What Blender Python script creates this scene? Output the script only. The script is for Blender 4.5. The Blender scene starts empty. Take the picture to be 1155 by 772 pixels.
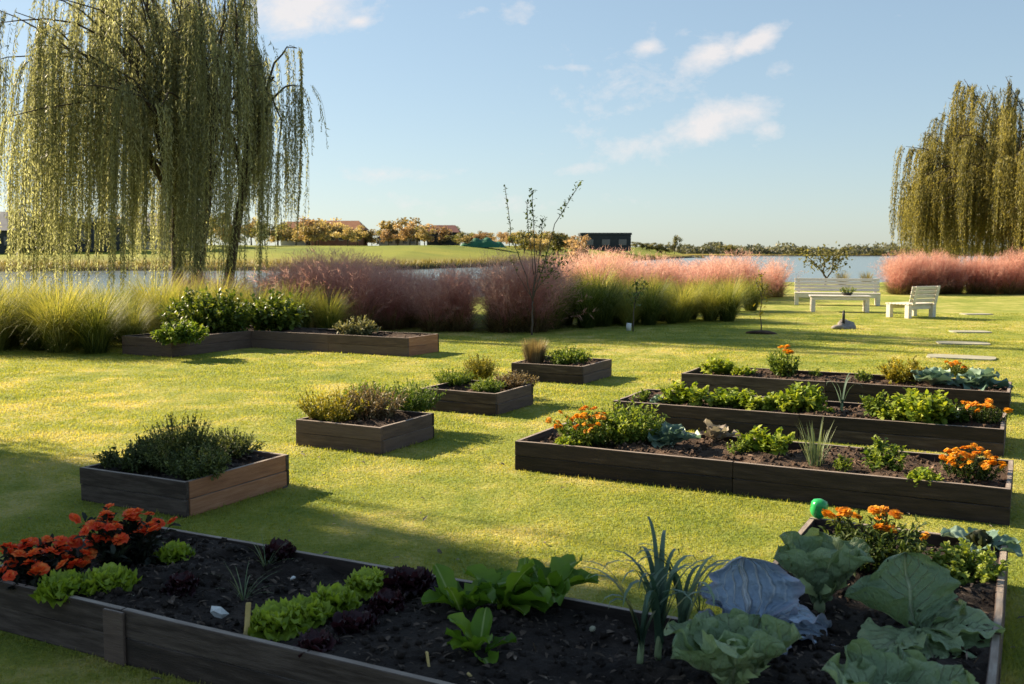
import bpy, bmesh, math, random
import numpy as np
from mathutils import Vector, Matrix, Euler

R = math.radians
rng = np.random.default_rng(7)
random.seed(7)
sc = bpy.context.scene
COL = sc.collection

# ------------------------------------------------------------------ camera geometry
FPX, CX, CY, HCAM, HOR = 1123.0, 577.5, 386.0, 1.6, 284.0
PITCH = math.atan((CY - HOR) / FPX)


def ray(px, py):
    u = (px - CX) / FPX
    v = (CY - py) / FPX
    return np.array([u, math.cos(PITCH) + v * math.sin(PITCH), -math.sin(PITCH) + v * math.cos(PITCH)])


def pt(px, py, z=0.0):
    d = ray(px, py)
    t = (z - HCAM) / d[2]
    return np.array([d[0] * t, d[1] * t, z])


def atY(px, py, Y):
    d = ray(px, py)
    t = Y / d[1]
    return np.array([d[0] * t, Y, HCAM + d[2] * t])


GA = R(-27.5)                                   # the beds stand on one grid
U = np.array([math.cos(GA), math.sin(GA)])
N = np.array([-math.sin(GA), math.cos(GA)])
SUN_EL = R(27)
SH = np.array([0.846, -0.533])                  # direction shadows run on the ground


# ------------------------------------------------------------------ scene helpers
def tag(o, label=None, cat=None, group=None, kind=None):
    if label: o['label'] = label
    if cat: o['category'] = cat
    if group: o['group'] = group
    if kind: o['kind'] = kind
    return o


def link(name, me, parent=None, loc=(0, 0, 0), rot=(0, 0, 0), scale=(1, 1, 1)):
    o = bpy.data.objects.new(name, me)
    COL.objects.link(o)
    if parent is not None: o.parent = parent
    o.location = loc
    o.rotation_euler = rot
    o.scale = scale
    return o


def thing(name, label, cat, loc=(0, 0, 0), rz=0.0, group=None, s=1.0):
    o = bpy.data.objects.new(name, None)
    COL.objects.link(o)
    o.empty_display_size = 0.2
    o.location = loc
    o.rotation_euler = (0, 0, rz)
    o.scale = (s, s, s) if not isinstance(s, tuple) else s
    return tag(o, label, cat, group)


class MB:
    """collects vertices, faces and the leaf attribute (across, along, tone)"""
    def __init__(self):
        self.v, self.a, self.q, self.t = [], [], [], []
        self.n = 0

    def add(self, v, q=None, t=None, a=None):
        v = np.asarray(v, float).reshape(-1, 3)
        if a is None: a = np.tile([0.0, 0.5, 0.5], (len(v), 1))
        self.v.append(v); self.a.append(np.asarray(a, float).reshape(-1, 3))
        if q is not None and len(q): self.q.append(np.asarray(q, int).reshape(-1, 4) + self.n)
        if t is not None and len(t): self.t.append(np.asarray(t, int).reshape(-1, 3) + self.n)
        self.n += len(v)

    def mesh(self, name, mat, smooth=True):
        me = bpy.data.meshes.new(name)
        v = np.concatenate(self.v); a = np.concatenate(self.a)
        q = np.concatenate(self.q) if self.q else np.zeros((0, 4), int)
        t = np.concatenate(self.t) if self.t else np.zeros((0, 3), int)
        me.vertices.add(len(v)); me.vertices.foreach_set('co', v.astype(np.float32).ravel())
        nl = q.size + t.size
        me.loops.add(nl)
        me.loops.foreach_set('vertex_index', np.concatenate([q.ravel(), t.ravel()]).astype(np.int32))
        me.polygons.add(len(q) + len(t))
        st = np.concatenate([np.arange(len(q)) * 4, q.size + np.arange(len(t)) * 3]).astype(np.int32)
        me.polygons.foreach_set('loop_start', st)
        me.polygons.foreach_set('use_smooth', np.full(len(st), smooth))
        at = me.attributes.new('leaf', 'FLOAT_VECTOR', 'POINT')
        at.data.foreach_set('vector', a.astype(np.float32).ravel())
        me.update(calc_edges=True)
        me.validate()
        if mat is not None:
            for m in (mat if isinstance(mat, (list, tuple)) else [mat]): me.materials.append(m)
        return me


def norm(v):
    return v / np.maximum(np.linalg.norm(v, axis=-1, keepdims=True), 1e-9)


def rvec(g, n):
    return norm(g.normal(size=(n, 3)))


# leaf templates: t along, s across, h lift
TPL = {
    'diamond': (np.array([0, .45, 1, .45]), np.array([0, .5, 0, -.5]), np.array([0, .05, -.05, .05]), np.array([[0, 3, 2, 1]])),
    'fold': (np.array([0, .35, .75, 1, .75, .35, .35, .75]), np.array([0, .5, .38, 0, -.38, -.5, 0, 0]),
             np.array([0, .12, .04, -.12, .04, .12, .02, -.04]),
             np.array([[0, 6, 1, 0], [6, 7, 2, 1], [7, 3, 2, 7], [0, 5, 6, 0], [5, 4, 7, 6], [4, 3, 7, 4]])),
    'round': (np.array([0, .22, .6, 1, .6, .22]), np.array([0, .5, .55, 0, -.55, -.5]), np.array([0, .1, .06, -.1, .06, .1]),
              np.array([[0, 5, 4, 1], [1, 4, 3, 2]])),
    'petal': (np.array([0, .55, 1, 1, .55, 0]), np.array([.14, .42, .5, -.5, -.42, -.14]), np.array([0, .1, -.06, -.06, .1, 0]),
              np.array([[0, 5, 4, 1], [1, 4, 3, 2]])),
}


def leaves(mb, B, D, L, W, tpl='diamond', up=None, tone=0.5, g=rng):
    B = np.asarray(B, float); n = len(B)
    if n == 0: return
    t, s, h, f = TPL[tpl]
    D = norm(np.asarray(D, float))
    up = rvec(g, n) if up is None else norm(np.broadcast_to(np.asarray(up, float), (n, 3)) + 0.25 * g.normal(size=(n, 3)))
    Rr = norm(np.cross(D, up)); Nn = np.cross(Rr, D)
    L = np.broadcast_to(np.asarray(L, float), (n,)); W = np.broadcast_to(np.asarray(W, float), (n,))
    tone = np.broadcast_to(np.asarray(tone, float), (n,))
    v = (B[:, None] + D[:, None] * (t[None, :, None] * L[:, None, None]) + Rr[:, None] * (s[None, :, None] * W[:, None, None])
         + Nn[:, None] * (h[None, :, None] * L[:, None, None]))
    K = len(t)
    a = np.empty((n, K, 3)); a[:, :, 0] = s * 2; a[:, :, 1] = t; a[:, :, 2] = tone[:, None]
    idx = (np.arange(n) * K)[:, None, None]
    tri = f[:, 0] == f[:, 3]
    ft, fq = f[tri][:, :3], f[~tri]
    # quads whose first and last index match are triangles
    mb.add(v, (idx + fq[None]).reshape(-1, 4) if len(fq) else None, (idx + ft[None]).reshape(-1, 3) if len(ft) else None, a)


def blades(mb, B, az, lean, droop, L, W, seg=4, tone=0.5, twist=0.0, pw=1.3, wprof=None):
    """arching ribbons: lean from the vertical at the root, droop added along the blade"""
    B = np.asarray(B, float); n = len(B)
    az, lean, droop, L, W, tone, twist = [np.broadcast_to(np.asarray(x, float), (n,)) for x in (az, lean, droop, L, W, tone, twist)]
    P = [B.copy()]
    h = np.stack([np.cos(az), np.sin(az), 0 * az], 1)
    cur = B.copy()
    for k in range(seg):
        th = lean + droop * ((k + .5) / seg) ** pw
        cur = cur + (h * np.sin(th)[:, None] + np.array([0, 0, 1.]) * np.cos(th)[:, None]) * (L / seg)[:, None]
        P.append(cur.copy())
    side0 = np.stack([-np.sin(az), np.cos(az), 0 * az], 1)
    v = np.empty((n, seg + 1, 2, 3)); a = np.empty((n, seg + 1, 2, 3))
    for k in range(seg + 1):
        x = k / seg
        w = (wprof(x) if wprof else (1 - x) ** .6 * (0.6 + .4 * min(1, x * 4)) + .04)
        tw = twist * x
        sd = side0 * np.cos(tw)[:, None] + h * np.sin(tw)[:, None]
        for j, sg in enumerate((-.5, .5)):
            v[:, k, j] = P[k] + sd * (sg * W * w)[:, None]
            a[:, k, j, 0] = sg * 2; a[:, k, j, 1] = x; a[:, k, j, 2] = np.clip(tone + .6 * (x - .5), 0, 1)
    q = np.array([[2 * k, 2 * k + 1, 2 * k + 3, 2 * k + 2] for k in range(seg)])
    idx = (np.arange(n) * 2 * (seg + 1))[:, None, None]
    mb.add(v, (idx + q[None]).reshape(-1, 4), None, a)
    return P


def tube(mb, pts, rad, sides=6, tone=.5, cap=True):
    pts = np.asarray(pts, float); n = len(pts)
    rad = np.broadcast_to(np.asarray(rad, float), (n,))
    tg = np.gradient(pts, axis=0); tg = norm(tg)
    ref = np.array([0, 0, 1.]) if abs(tg[0][2]) < .9 else np.array([1., 0, 0])
    v = []
    for i in range(n):
        a = norm(np.cross(tg[i], ref)); b = np.cross(tg[i], a)
        for k in range(sides):
            an = 2 * math.pi * k / sides
            v.append(pts[i] + rad[i] * (a * math.cos(an) + b * math.sin(an)))
    q = [[i * sides + k, i * sides + (k + 1) % sides, (i + 1) * sides + (k + 1) % sides, (i + 1) * sides + k] for i in range(n - 1) for k in range(sides)]
    t = []
    at = [[0, i / (n - 1), tone] for i in range(n) for k in range(sides)]
    if cap:
        v += [pts[0], pts[-1]]; at += [[0, 0, tone], [0, 1, tone]]
        t = [[n * sides, (k + 1) % sides, k] for k in range(sides)] + [[n * sides + 1, (n - 1) * sides + k, (n - 1) * sides + (k + 1) % sides] for k in range(sides)]
    mb.add(v, q, t, at)


def bigleaf(mb, base, az, elev, curl, L, W, ruffle=.05, cup=.15, freq=9, prof='round', nu=8, nv=11, tone=.5, g=rng, lump=.01, roll=0.0, veins=False, fan=0):
    """one broad leaf as a curved sheet"""
    v = np.linspace(0, 1, nv); u = np.linspace(-1, 1, nu + 1)
    if prof == 'round': w = np.clip(np.sin(np.pi * np.clip(v * .96 + .04, 0, 1) ** 1.05), 0, 1) ** .55 * np.clip(.12 + v * 2.4, 0, 1)
    elif prof == 'spoon': w = np.where(v < .3, .13, np.clip(np.sin(np.pi * np.clip((v - .27) / .76, 0, 1)), 0, 1) ** .6 + .02)
    elif prof == 'lettuce': w = np.clip(.16 + v * 1.25, 0, 1) * (1 - .35 * np.clip((v - .75) / .25, 0, 1) ** 2)
    elif prof == 'tongue': w = np.clip(np.sin(np.pi * np.clip(v * .9 + .08, 0, 1)), 0, 1) ** .5 * (.5 + .5 * v)
    else: w = np.clip(np.sin(np.pi * (v * .97 + .03)), 0, 1) ** .7
    th = elev - curl * v ** 1.2
    dx = np.concatenate([[0], np.cumsum(np.cos(th[:-1]) * L / (nv - 1))]); dz = np.concatenate([[0], np.cumsum(np.sin(th[:-1]) * L / (nv - 1))])
    ph = g.uniform(0, 6.28, 4)
    Ug, Vg = np.meshgrid(u, v)
    wv = w[:, None]
    lift = cup * W * Ug ** 2 * (wv ** 1) + ruffle * W * np.abs(Ug) ** 2.2 * (np.sin(freq * Vg * np.pi + ph[0] + np.sign(Ug) * ph[1]) + .6 * np.sin(freq * 1.9 * Vg * np.pi + ph[2]))
    lift += ruffle * W * (Vg ** 4) * np.sin(Ug * freq * .6 + ph[3]) + lump * W * np.sin(Ug * 9 + Vg * 3 + ph[0]) * np.sin(Vg * 13 + ph[1])
    if veins:
        au = np.abs(Ug)
        lift -= .028 * W * np.exp(-(Ug / .07) ** 2)
        ph7 = (au * fan if fan else Vg * 7 - au * 3.2) % 1.0
        if fan: lift += .02 * W * np.sin(Vg * 19 + au * 9 + ph[2])
        lift += .020 * W * np.sin(ph7 * np.pi) ** .7 * np.clip(au * 3, 0, 1)
        lift += .05 * W * np.clip(au - .7, 0, 1) * np.sin(Vg * 38 + ph[0] + Ug * 3)
        wv = wv * (1 + .035 * np.sin(Vg * 31 + ph[1] + np.sign(Ug) * ph[3]) + .02 * np.sin(Vg * 57 + ph[2]))
    cx = dx[:, None] - np.sin(th)[:, None] * lift
    cz = dz[:, None] + np.cos(th)[:, None] * lift
    side = Ug * wv * W * .5 * (1 - .12 * cup * Ug ** 2)
    cr, sr = math.cos(roll), math.sin(roll)
    s2 = side * cr; cz = cz + side * sr
    ca, sa = math.cos(az), math.sin(az)
    X = base[0] + cx * ca - s2 * sa; Y = base[1] + cx * sa + s2 * ca; Z = base[2] + cz
    V = np.stack([X, Y, Z], -1).reshape(-1, 3)
    A = np.stack([Ug, Vg, np.full_like(Ug, tone)], -1).reshape(-1, 3)
    m = nu + 1
    q = [[i * m + j, i * m + j + 1, (i + 1) * m + j + 1, (i + 1) * m + j] for i in range(nv - 1) for j in range(nu)]
    mb.add(V, q, None, A)


def shoots(seed, Rr, H, ns, nl, L, W, tpl='fold', spread=.8, start=.25, stem=.004, flop=.5, tone=(.2, .8), tipup=.6, rootr=.5):
    """leafy herb: shoots rising from the root area with leaves along them"""
    g = np.random.default_rng(seed)
    mb = MB()
    tips = []
    for i in range(ns):
        az = g.uniform(0, 2 * math.pi); rr = Rr * math.sqrt(g.uniform(0, 1))
        b = np.array([math.cos(az), math.sin(az), 0]) * rr * rootr
        out = np.array([math.cos(az), math.sin(az), 0]) * (rr * (1 - rootr)) + g.normal(0, .06 * Rr, 3)
        hh = H * g.uniform(.65, 1.05) * (1 - flop * (rr / Rr) ** 2)
        t = np.linspace(0, 1, 6)[:, None]
        bend = np.array([g.normal(0, .12), g.normal(0, .12), 0]) * hh
        P = b + out * t ** .8 + np.array([0, 0, 1]) * hh * (t ** .9) + bend * t ** 2
        P[:, 2] = np.maximum(P[:, 2], .004)
        tube(mb, P, np.linspace(stem, stem * .4, 6), 4, .1, False)
        tt = start + (1 - start) * (np.arange(nl) + g.uniform(0, 1, nl)) / nl
        k = np.clip((tt * 5).astype(int), 0, 4); fr = (tt * 5 - k)[:, None]
        B = P[k] * (1 - fr) + P[k + 1] * fr
        ax = norm(P[k + 1] - P[k])
        D = ax * tipup * (0.4 + tt[:, None]) + rvec(g, nl) * spread
        tn = np.clip(g.uniform(*tone) + g.normal(0, .12, nl) + (tt - .6) * .3, 0, 1)
        sz = g.uniform(.7, 1.1, nl) * (1 - .35 * tt)
        leaves(mb, B, D, L * sz, W * sz, tpl, (0, 0, 1) if tpl != 'diamond' else None, tn, g)
        tips.append(P[-1])
    return mb, np.array(tips)


# ------------------------------------------------------------------ materials
def newmat(name):
    m = bpy.data.materials.new(name); m.use_nodes = True
    nt = m.node_tree; nt.nodes.clear()
    out = nt.nodes.new('ShaderNodeOutputMaterial')
    return m, nt, out


def nd(nt, typ, **kw):
    n = nt.nodes.new(typ)
    for k, v in kw.items():
        if k.startswith('i_'):
            key = k[2:]
            n.inputs[int(key) if key.isdigit() else key].default_value = v
        else: setattr(n, k, v)
    return n


def mathn(nt, op, a, b=None, c=None, clamp=False):
    n = nd(nt, 'ShaderNodeMath', operation=op, use_clamp=clamp)
    for i, x in enumerate((a, b, c)):
        if x is None: continue
        if isinstance(x, (int, float)): n.inputs[i].default_value = x
        else: nt.links.new(x, n.inputs[i])
    return n.outputs[0]


def ramp(nt, fac, stops):
    r = nd(nt, 'ShaderNodeValToRGB')
    e = r.color_ramp.elements
    while len(e) < len(stops): e.new(.5)
    for el, (p, c) in zip(e, stops):
        el.position = p; el.color = (*c, 1) if len(c) == 3 else c
    nt.links.new(fac, r.inputs[0])
    return r.outputs[0]


def mixc(nt, fac, a, b, blend='MIX'):
    n = nd(nt, 'ShaderNodeMix', data_type='RGBA', blend_type=blend)
    for sock, x in ((n.inputs[0], fac), (n.inputs[6], a), (n.inputs[7], b)):
        if isinstance(x, (int, float)): sock.default_value = x
        elif isinstance(x, tuple): sock.default_value = (*x, 1)
        else: nt.links.new(x, sock)
    return n.outputs[2]


def noise(nt, vec, scale, detail=4, rough=.55, dist=0):
    n = nd(nt, 'ShaderNodeTexNoise')
    n.inputs['Scale'].default_value = scale; n.inputs['Detail'].default_value = detail
    n.inputs['Roughness'].default_value = rough; n.inputs['Distortion'].default_value = dist
    if vec is not None: nt.links.new(vec, n.inputs['Vector'])
    return n.outputs['Fac']


def leafmat(name, stops, trans=.35, tint=(1.15, 1.1, .55), rough=.55, vein=None, spec=.3, obvar=.25, veinw=.07, side=0.0, bump=0.0, edge=None, fan=0, holes=0):
    m, nt, out = newmat(name)
    at = nd(nt, 'ShaderNodeAttribute', attribute_name='leaf')
    sx = nd(nt, 'ShaderNodeSeparateXYZ'); nt.links.new(at.outputs['Vector'], sx.inputs[0])
    oi = nd(nt, 'ShaderNodeObjectInfo'); gm = nd(nt, 'ShaderNodeNewGeometry')
    nz = noise(nt, gm.outputs['Position'], 9, 2)
    f = mathn(nt, 'ADD', sx.outputs[2], mathn(nt, 'MULTIPLY', mathn(nt, 'SUBTRACT', oi.outputs['Random'], .5), obvar))
    f = mathn(nt, 'ADD', f, mathn(nt, 'MULTIPLY', mathn(nt, 'SUBTRACT', nz, .5), .5), clamp=True)
    col = ramp(nt, f, stops)
    h = None
    if vein:
        ax = mathn(nt, 'ABSOLUTE', sx.outputs[0])
        mid = mathn(nt, 'SUBTRACT', 1.0, mathn(nt, 'DIVIDE', ax, veinw), clamp=True)
        # side veins run up and outward from the midrib
        ph = mathn(nt, 'SUBTRACT', mathn(nt, 'MULTIPLY', sx.outputs[1], 7.0), mathn(nt, 'MULTIPLY', ax, 3.2))
        if fan: ph = mathn(nt, 'ADD', mathn(nt, 'MULTIPLY', ax, fan), mathn(nt, 'MULTIPLY', nz, .5))
        sv = mathn(nt, 'ABSOLUTE', mathn(nt, 'SUBTRACT', mathn(nt, 'FRACT', ph), .5))
        sv = mathn(nt, 'SUBTRACT', 1.0, mathn(nt, 'MULTIPLY', sv, 7.0 if fan else 14.0), clamp=True)
        sv = mathn(nt, 'MULTIPLY', sv, mathn(nt, 'MULTIPLY', mathn(nt, 'SUBTRACT', 1.0, ax, clamp=True), side))
        h = mathn(nt, 'MAXIMUM', mid, sv)
        col = mixc(nt, mathn(nt, 'MULTIPLY', h, .85), col, vein)
    if edge:
        ax2 = mathn(nt, 'ABSOLUTE', sx.outputs[0])
        e = mathn(nt, 'MULTIPLY', mathn(nt, 'SUBTRACT', ax2, .8, clamp=True), 4.0, clamp=True)
        col = mixc(nt, e, col, edge)
    p = nd(nt, 'ShaderNodeBsdfPrincipled'); p.inputs['Roughness'].default_value = rough
    p.inputs['Specular IOR Level'].default_value = spec
    nt.links.new(col, p.inputs['Base Color'])
    if bump and h is not None:
        b = nd(nt, 'ShaderNodeBump'); b.inputs['Strength'].default_value = bump; b.inputs['Distance'].default_value = .01
        hh = mathn(nt, 'ADD', h, mathn(nt, 'MULTIPLY', noise(nt, gm.outputs['Position'], 60, 3), 1.2))
        nt.links.new(hh, b.inputs['Height']); nt.links.new(b.outputs[0], p.inputs['Normal'])
    t = nd(nt, 'ShaderNodeBsdfTranslucent')
    nt.links.new(mixc(nt, 1.0, col, tint, 'MULTIPLY'), t.inputs['Color'])
    mx = nd(nt, 'ShaderNodeMixShader'); mx.inputs[0].default_value = trans
    nt.links.new(p.outputs[0], mx.inputs[1]); nt.links.new(t.outputs[0], mx.inputs[2])
    if holes:
        hn = mathn(nt, 'GREATER_THAN', noise(nt, gm.outputs['Position'], 34, 1, .5), holes)
        tr = nd(nt, 'ShaderNodeBsdfTransparent'); m2 = nd(nt, 'ShaderNodeMixShader')
        nt.links.new(hn, m2.inputs[0]); nt.links.new(mx.outputs[0], m2.inputs[1]); nt.links.new(tr.outputs[0], m2.inputs[2]); mx = m2
    nt.links.new(mx.outputs[0], out.inputs[0])
    return m


def plain(name, a, b, scale=8, rough=.8, bump=.3, bscale=None, stretch=None, spec=.3, c=None, objvar=0.0, dist=.01):
    m, nt, out = newmat(name)
    tc = nd(nt, 'ShaderNodeTexCoord'); vec = tc.outputs['Object']
    if stretch:
        mp = nd(nt, 'ShaderNodeMapping'); mp.inputs['Scale'].default_value = stretch
        nt.links.new(vec, mp.inputs[0])
        oi = nd(nt, 'ShaderNodeObjectInfo')
        add = nd(nt, 'ShaderNodeVectorMath', operation='ADD'); nt.links.new(mp.outputs[0], add.inputs[0])
        sc3 = nd(nt, 'ShaderNodeVectorMath', operation='SCALE'); sc3.inputs[0].default_value = (37, 11, 5); nt.links.new(oi.outputs['Random'], sc3.inputs['Scale'])
        nt.links.new(sc3.outputs[0], add.inputs[1]); vec = add.outputs[0]
    n1 = noise(nt, vec, scale, 6, .62)
    f = n1
    if objvar:
        oi2 = nd(nt, 'ShaderNodeObjectInfo')
        f = mathn(nt, 'ADD', f, mathn(nt, 'MULTIPLY', mathn(nt, 'SUBTRACT', oi2.outputs['Random'], .5), objvar), clamp=True)
    st = [(.3, a), (.7, b)] if c is None else [(.25, a), (.55, b), (.8, c)]
    col = ramp(nt, f, st)
    p = nd(nt, 'ShaderNodeBsdfPrincipled'); p.inputs['Roughness'].default_value = rough; p.inputs['Specular IOR Level'].default_value = spec
    nt.links.new(col, p.inputs['Base Color'])
    if bump:
        bn = nd(nt, 'ShaderNodeBump'); bn.inputs['Strength'].default_value = bump; bn.inputs['Distance'].default_value = dist
        nt.links.new(noise(nt, vec, bscale or scale * 4, 5, .65), bn.inputs['Height']); nt.links.new(bn.outputs[0], p.inputs['Normal'])
    nt.links.new(p.outputs[0], out.inputs[0])
    return m


M = {}
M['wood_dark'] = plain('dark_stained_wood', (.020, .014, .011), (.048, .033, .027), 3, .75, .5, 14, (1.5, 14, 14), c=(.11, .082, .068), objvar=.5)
M['wood_brown_bounce'] = plain('brown_wood_with_lawn_bounce', (.24, .105, .055), (.36, .165, .085), 3, .8, .5, 14, (1.5, 14, 14), c=(.46, .24, .14), objvar=.2)  # shaded end boards: warm bounce off the sunlit lawn is mixed into this brown
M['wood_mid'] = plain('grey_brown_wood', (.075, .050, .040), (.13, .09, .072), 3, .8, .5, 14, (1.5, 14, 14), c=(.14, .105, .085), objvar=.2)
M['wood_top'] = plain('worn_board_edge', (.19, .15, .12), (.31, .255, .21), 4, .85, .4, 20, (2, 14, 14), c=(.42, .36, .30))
M['soil'] = plain('dark_soil', (.010, .007, .006), (.030, .021, .016), 7, .95, 1.0, 55, c=(.075, .055, .042), dist=.02)
M['soil_warm'] = plain('mulched_soil', (.026, .016, .010), (.075, .045, .028), 7, .95, 1.0, 55, c=(.18, .118, .08), dist=.02)
M['chip'] = plain('bark_chips', (.03, .021, .015), (.10, .07, .05), 25, .9, .4, c=(.34, .27, .21), objvar=.0)
M['chip_warm'] = plain('bark_chips_warm', (.06, .035, .022), (.18, .11, .07), 25, .9, .4, c=(.44, .32, .24), objvar=.0)
M['bark'] = plain('willow_bark', (.035, .026, .019), (.085, .064, .046), 6, .9, 1.0, 18, (6, 6, 1.2))
M['bark_thin'] = plain('sapling_bark', (.06, .045, .035), (.13, .10, .08), 12, .85, .5)
M['cream'] = plain('cream_painted_wood', (.50, .45, .38), (.70, .65, .56), 3, .6, .25, 14, (1.5, 12, 12), c=(.78, .72, .61))
M['stone'] = plain('grey_stone', (.16, .14, .125), (.33, .30, .27), 9, .9, .9, 22)
M['slab'] = plain('pale_concrete', (.27, .265, .19), (.38, .36, .27), 7, .9, .4, 30)
M['white_stone'] = plain('white_stone', (.62, .62, .60), (.80, .80, .78), 20, .7, .5)
M['stake'] = plain('pale_wooden_stake', (.46, .33, .12), (.62, .47, .2), 16, .7, .3)
M['dark_metal'] = plain('dark_metal', (.02, .02, .02), (.045, .042, .04), 20, .6, .2)
M['wall_dark'] = plain('dark_cladding', (.018, .024, .028), (.035, .042, .048), 1, .6, .2)
M['wall_pale'] = plain('pale_render', (.40, .36, .31), (.52, .48, .42), .6, .9, .2)
M['wall_red'] = plain('red_brick_wall', (.19, .085, .055), (.30, .145, .09), 1.5, .9, .2)
M['roof_red'] = plain('terracotta_roof', (.24, .10, .05), (.36, .17, .09), 1.2, .85, .3)
M['roof_maroon'] = plain('maroon_roof', (.10, .04, .04), (.17, .075, .065), 1.2, .85, .3)
M['roof_grey'] = plain('grey_roof', (.16, .16, .165), (.25, .25, .255), 1.2, .8, .3)
M['window'] = plain('window_glass', (.03, .04, .05), (.05, .065, .08), 1, .08, 0, spec=.8)
M['tarp'] = plain('green_tarpaulin', (.012, .085, .040), (.025, .14, .07), 1, .6, .4)

LG = leafmat
M['willow'] = LG('willow_leaves', [(.0, (.13, .135, .07)), (.5, (.32, .32, .17)), (1, (.54, .54, .33))], .56, (1.08, 1.08, .75), .5, spec=.25)
M['willow_gold'] = LG('willow_leaves_gold', [(.0, (.10, .10, .034)), (.5, (.28, .26, .085)), (1, (.48, .42, .14))], .5, (1.2, 1.1, .6), .5, spec=.25)
M['plume'] = LG('pink_plumes', [(.0, (.48, .23, .195)), (.5, (.60, .36, .295)), (1, (.68, .50, .40))], .62, (1.12, .98, .92), .7, obvar=.5)
M['muhly_blade'] = LG('muhly_blades', [(.0, (.09, .065, .035)), (.5, (.19, .14, .07)), (1, (.34, .25, .13))], .45)
M['fountain'] = LG('fountain_grass', [(.0, (.06, .09, .022)), (.5, (.20, .235, .052)), (1, (.44, .42, .14))], .5, (1.2, 1.1, .5), obvar=.8)
M['lettuce'] = LG('frilly_lettuce', [(.0, (.15, .23, .024)), (.5, (.32, .42, .045)), (1, (.50, .57, .10))], .42, (1.1, 1.1, .4), .45)
M['red_lettuce'] = LG('red_lettuce', [(.0, (.015, .007, .009)), (.5, (.036, .013, .018)), (1, (.075, .03, .034))], .3, (1.3, .7, .7), .45)
M['romaine'] = LG('romaine', [(.0, (.06, .13, .014)), (.5, (.12, .23, .022)), (1, (.22, .34, .04))], .4, (1.15, 1.1, .5), .4, vein=(.40, .48, .20), veinw=.13)
M['cabbage'] = LG('green_cabbage', [(.0, (.14, .21, .115)), (.5, (.235, .315, .17)), (1, (.36, .44, .24))], .25, (1.1, 1.15, .6), .42, vein=(.60, .66, .46), veinw=.06, side=1.25, bump=1.0, holes=.735)
M['cabbage_head'] = LG('cabbage_head', [(.0, (.21, .31, .15)), (.5, (.32, .43, .21)), (1, (.46, .56, .30))], .25, (1.1, 1.15, .6), .42, vein=(.45, .54, .30), veinw=.06, side=.6, bump=.4)
M['red_cabbage'] = LG('blue_red_cabbage', [(.0, (.25, .33, .44)), (.5, (.34, .43, .55)), (1, (.46, .54, .64))], .15, (1, 1, 1), .38, vein=(.86, .88, .90), veinw=.06, side=1.3, bump=1.0, edge=(.40, .38, .46), fan=4.5)
M['blue_cabbage'] = LG('blue_green_cabbage', [(.0, (.085, .145, .115)), (.5, (.15, .235, .175)), (1, (.30, .40, .30))], .2, (1, 1.1, .8), .4, vein=(.48, .54, .42), veinw=.08, side=.5)
M['leek'] = LG('leek_leaves', [(.0, (.055, .105, .075)), (.5, (.10, .165, .115)), (1, (.20, .28, .19))], .25, (1, 1.1, .7), .4)
M['leek_stem'] = LG('leek_stem', [(.0, (.20, .27, .13)), (1, (.34, .40, .22))], .2)
M['herb_dark'] = LG('dark_herb', [(.0, (.035, .050, .016)), (.5, (.095, .125, .038)), (1, (.23, .26, .09))], .38)
M['herb_grey'] = LG('grey_green_herb', [(.0, (.10, .11, .05)), (.5, (.24, .24, .11)), (1, (.46, .44, .23))], .3, (1.2, 1.1, .6))
M['herb_rust'] = LG('rusty_herb', [(.0, (.12, .085, .045)), (.5, (.25, .20, .10)), (1, (.42, .37, .19))], .3, (1.2, 1.0, .6))
M['herb_green'] = LG('green_herb', [(.0, (.05, .10, .018)), (.5, (.15, .22, .034)), (1, (.32, .38, .07))], .4, (1.15, 1.1, .45))
M['herb_light'] = LG('light_green_herb', [(.0, (.09, .16, .016)), (.5, (.22, .30, .030)), (1, (.40, .45, .07))], .42, (1.15, 1.1, .4))
M['herb_yellow'] = LG('yellow_green_herb', [(.0, (.12, .13, .016)), (.5, (.28, .26, .030)), (1, (.48, .40, .06))], .4, (1.2, 1.05, .4))
M['shrub'] = LG('broad_shrub', [(.0, (.04, .075, .014)), (.5, (.12, .175, .03)), (1, (.28, .32, .07))], .35, (1.15, 1.1, .45), .4)
M['marigold_leaf'] = LG('marigold_leaves', [(.0, (.030, .055, .012)), (.5, (.075, .115, .022)), (1, (.17, .21, .045))], .35)
M['dark_leaf'] = LG('dark_flower_foliage', [(.0, (.010, .014, .010)), (.5, (.024, .030, .018)), (1, (.06, .07, .035))], .2)
M['orange_petal'] = LG('orange_petals', [(.0, (.62, .20, .012)), (.5, (.80, .36, .022)), (1, (.90, .60, .06))], .4, (1.1, 1, .6), obvar=.6)
M['red_petal'] = LG('red_orange_petals', [(.0, (.74, .05, .018)), (.5, (.90, .12, .03)), (1, (.94, .30, .07))], .4, (1.1, 1, .8), obvar=.5)
M['dry_leaf'] = LG('dry_purple_leaves', [(.0, (.11, .085, .07)), (.5, (.20, .16, .13)), (1, (.33, .29, .22))], .3, (1, 1, .8))
M['chive'] = LG('chive_leaves', [(.0, (.07, .11, .055)), (.5, (.13, .18, .09)), (1, (.26, .31, .16))], .25)
M['autumn_gold'] = LG('autumn_gold_crown', [(.0, (.24, .19, .08)), (.5, (.42, .34, .14)), (1, (.58, .48, .22))], .45, (1.1, 1, .7), obvar=.8)
M['autumn_rust'] = LG('autumn_rust_crown', [(.0, (.26, .17, .09)), (.5, (.44, .31, .17)), (1, (.56, .44, .25))], .45, (1.1, 1, .7), obvar=.6)
M['far_green'] = LG('far_green_crown', [(.0, (.08, .085, .04)), (.5, (.17, .165, .065)), (1, (.30, .27, .10))], .4, obvar=.6)
M['treeline'] = LG('treeline_foliage', [(.0, (.09, .10, .075)), (.5, (.16, .165, .12)), (1, (.25, .245, .17))], .3)
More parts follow.
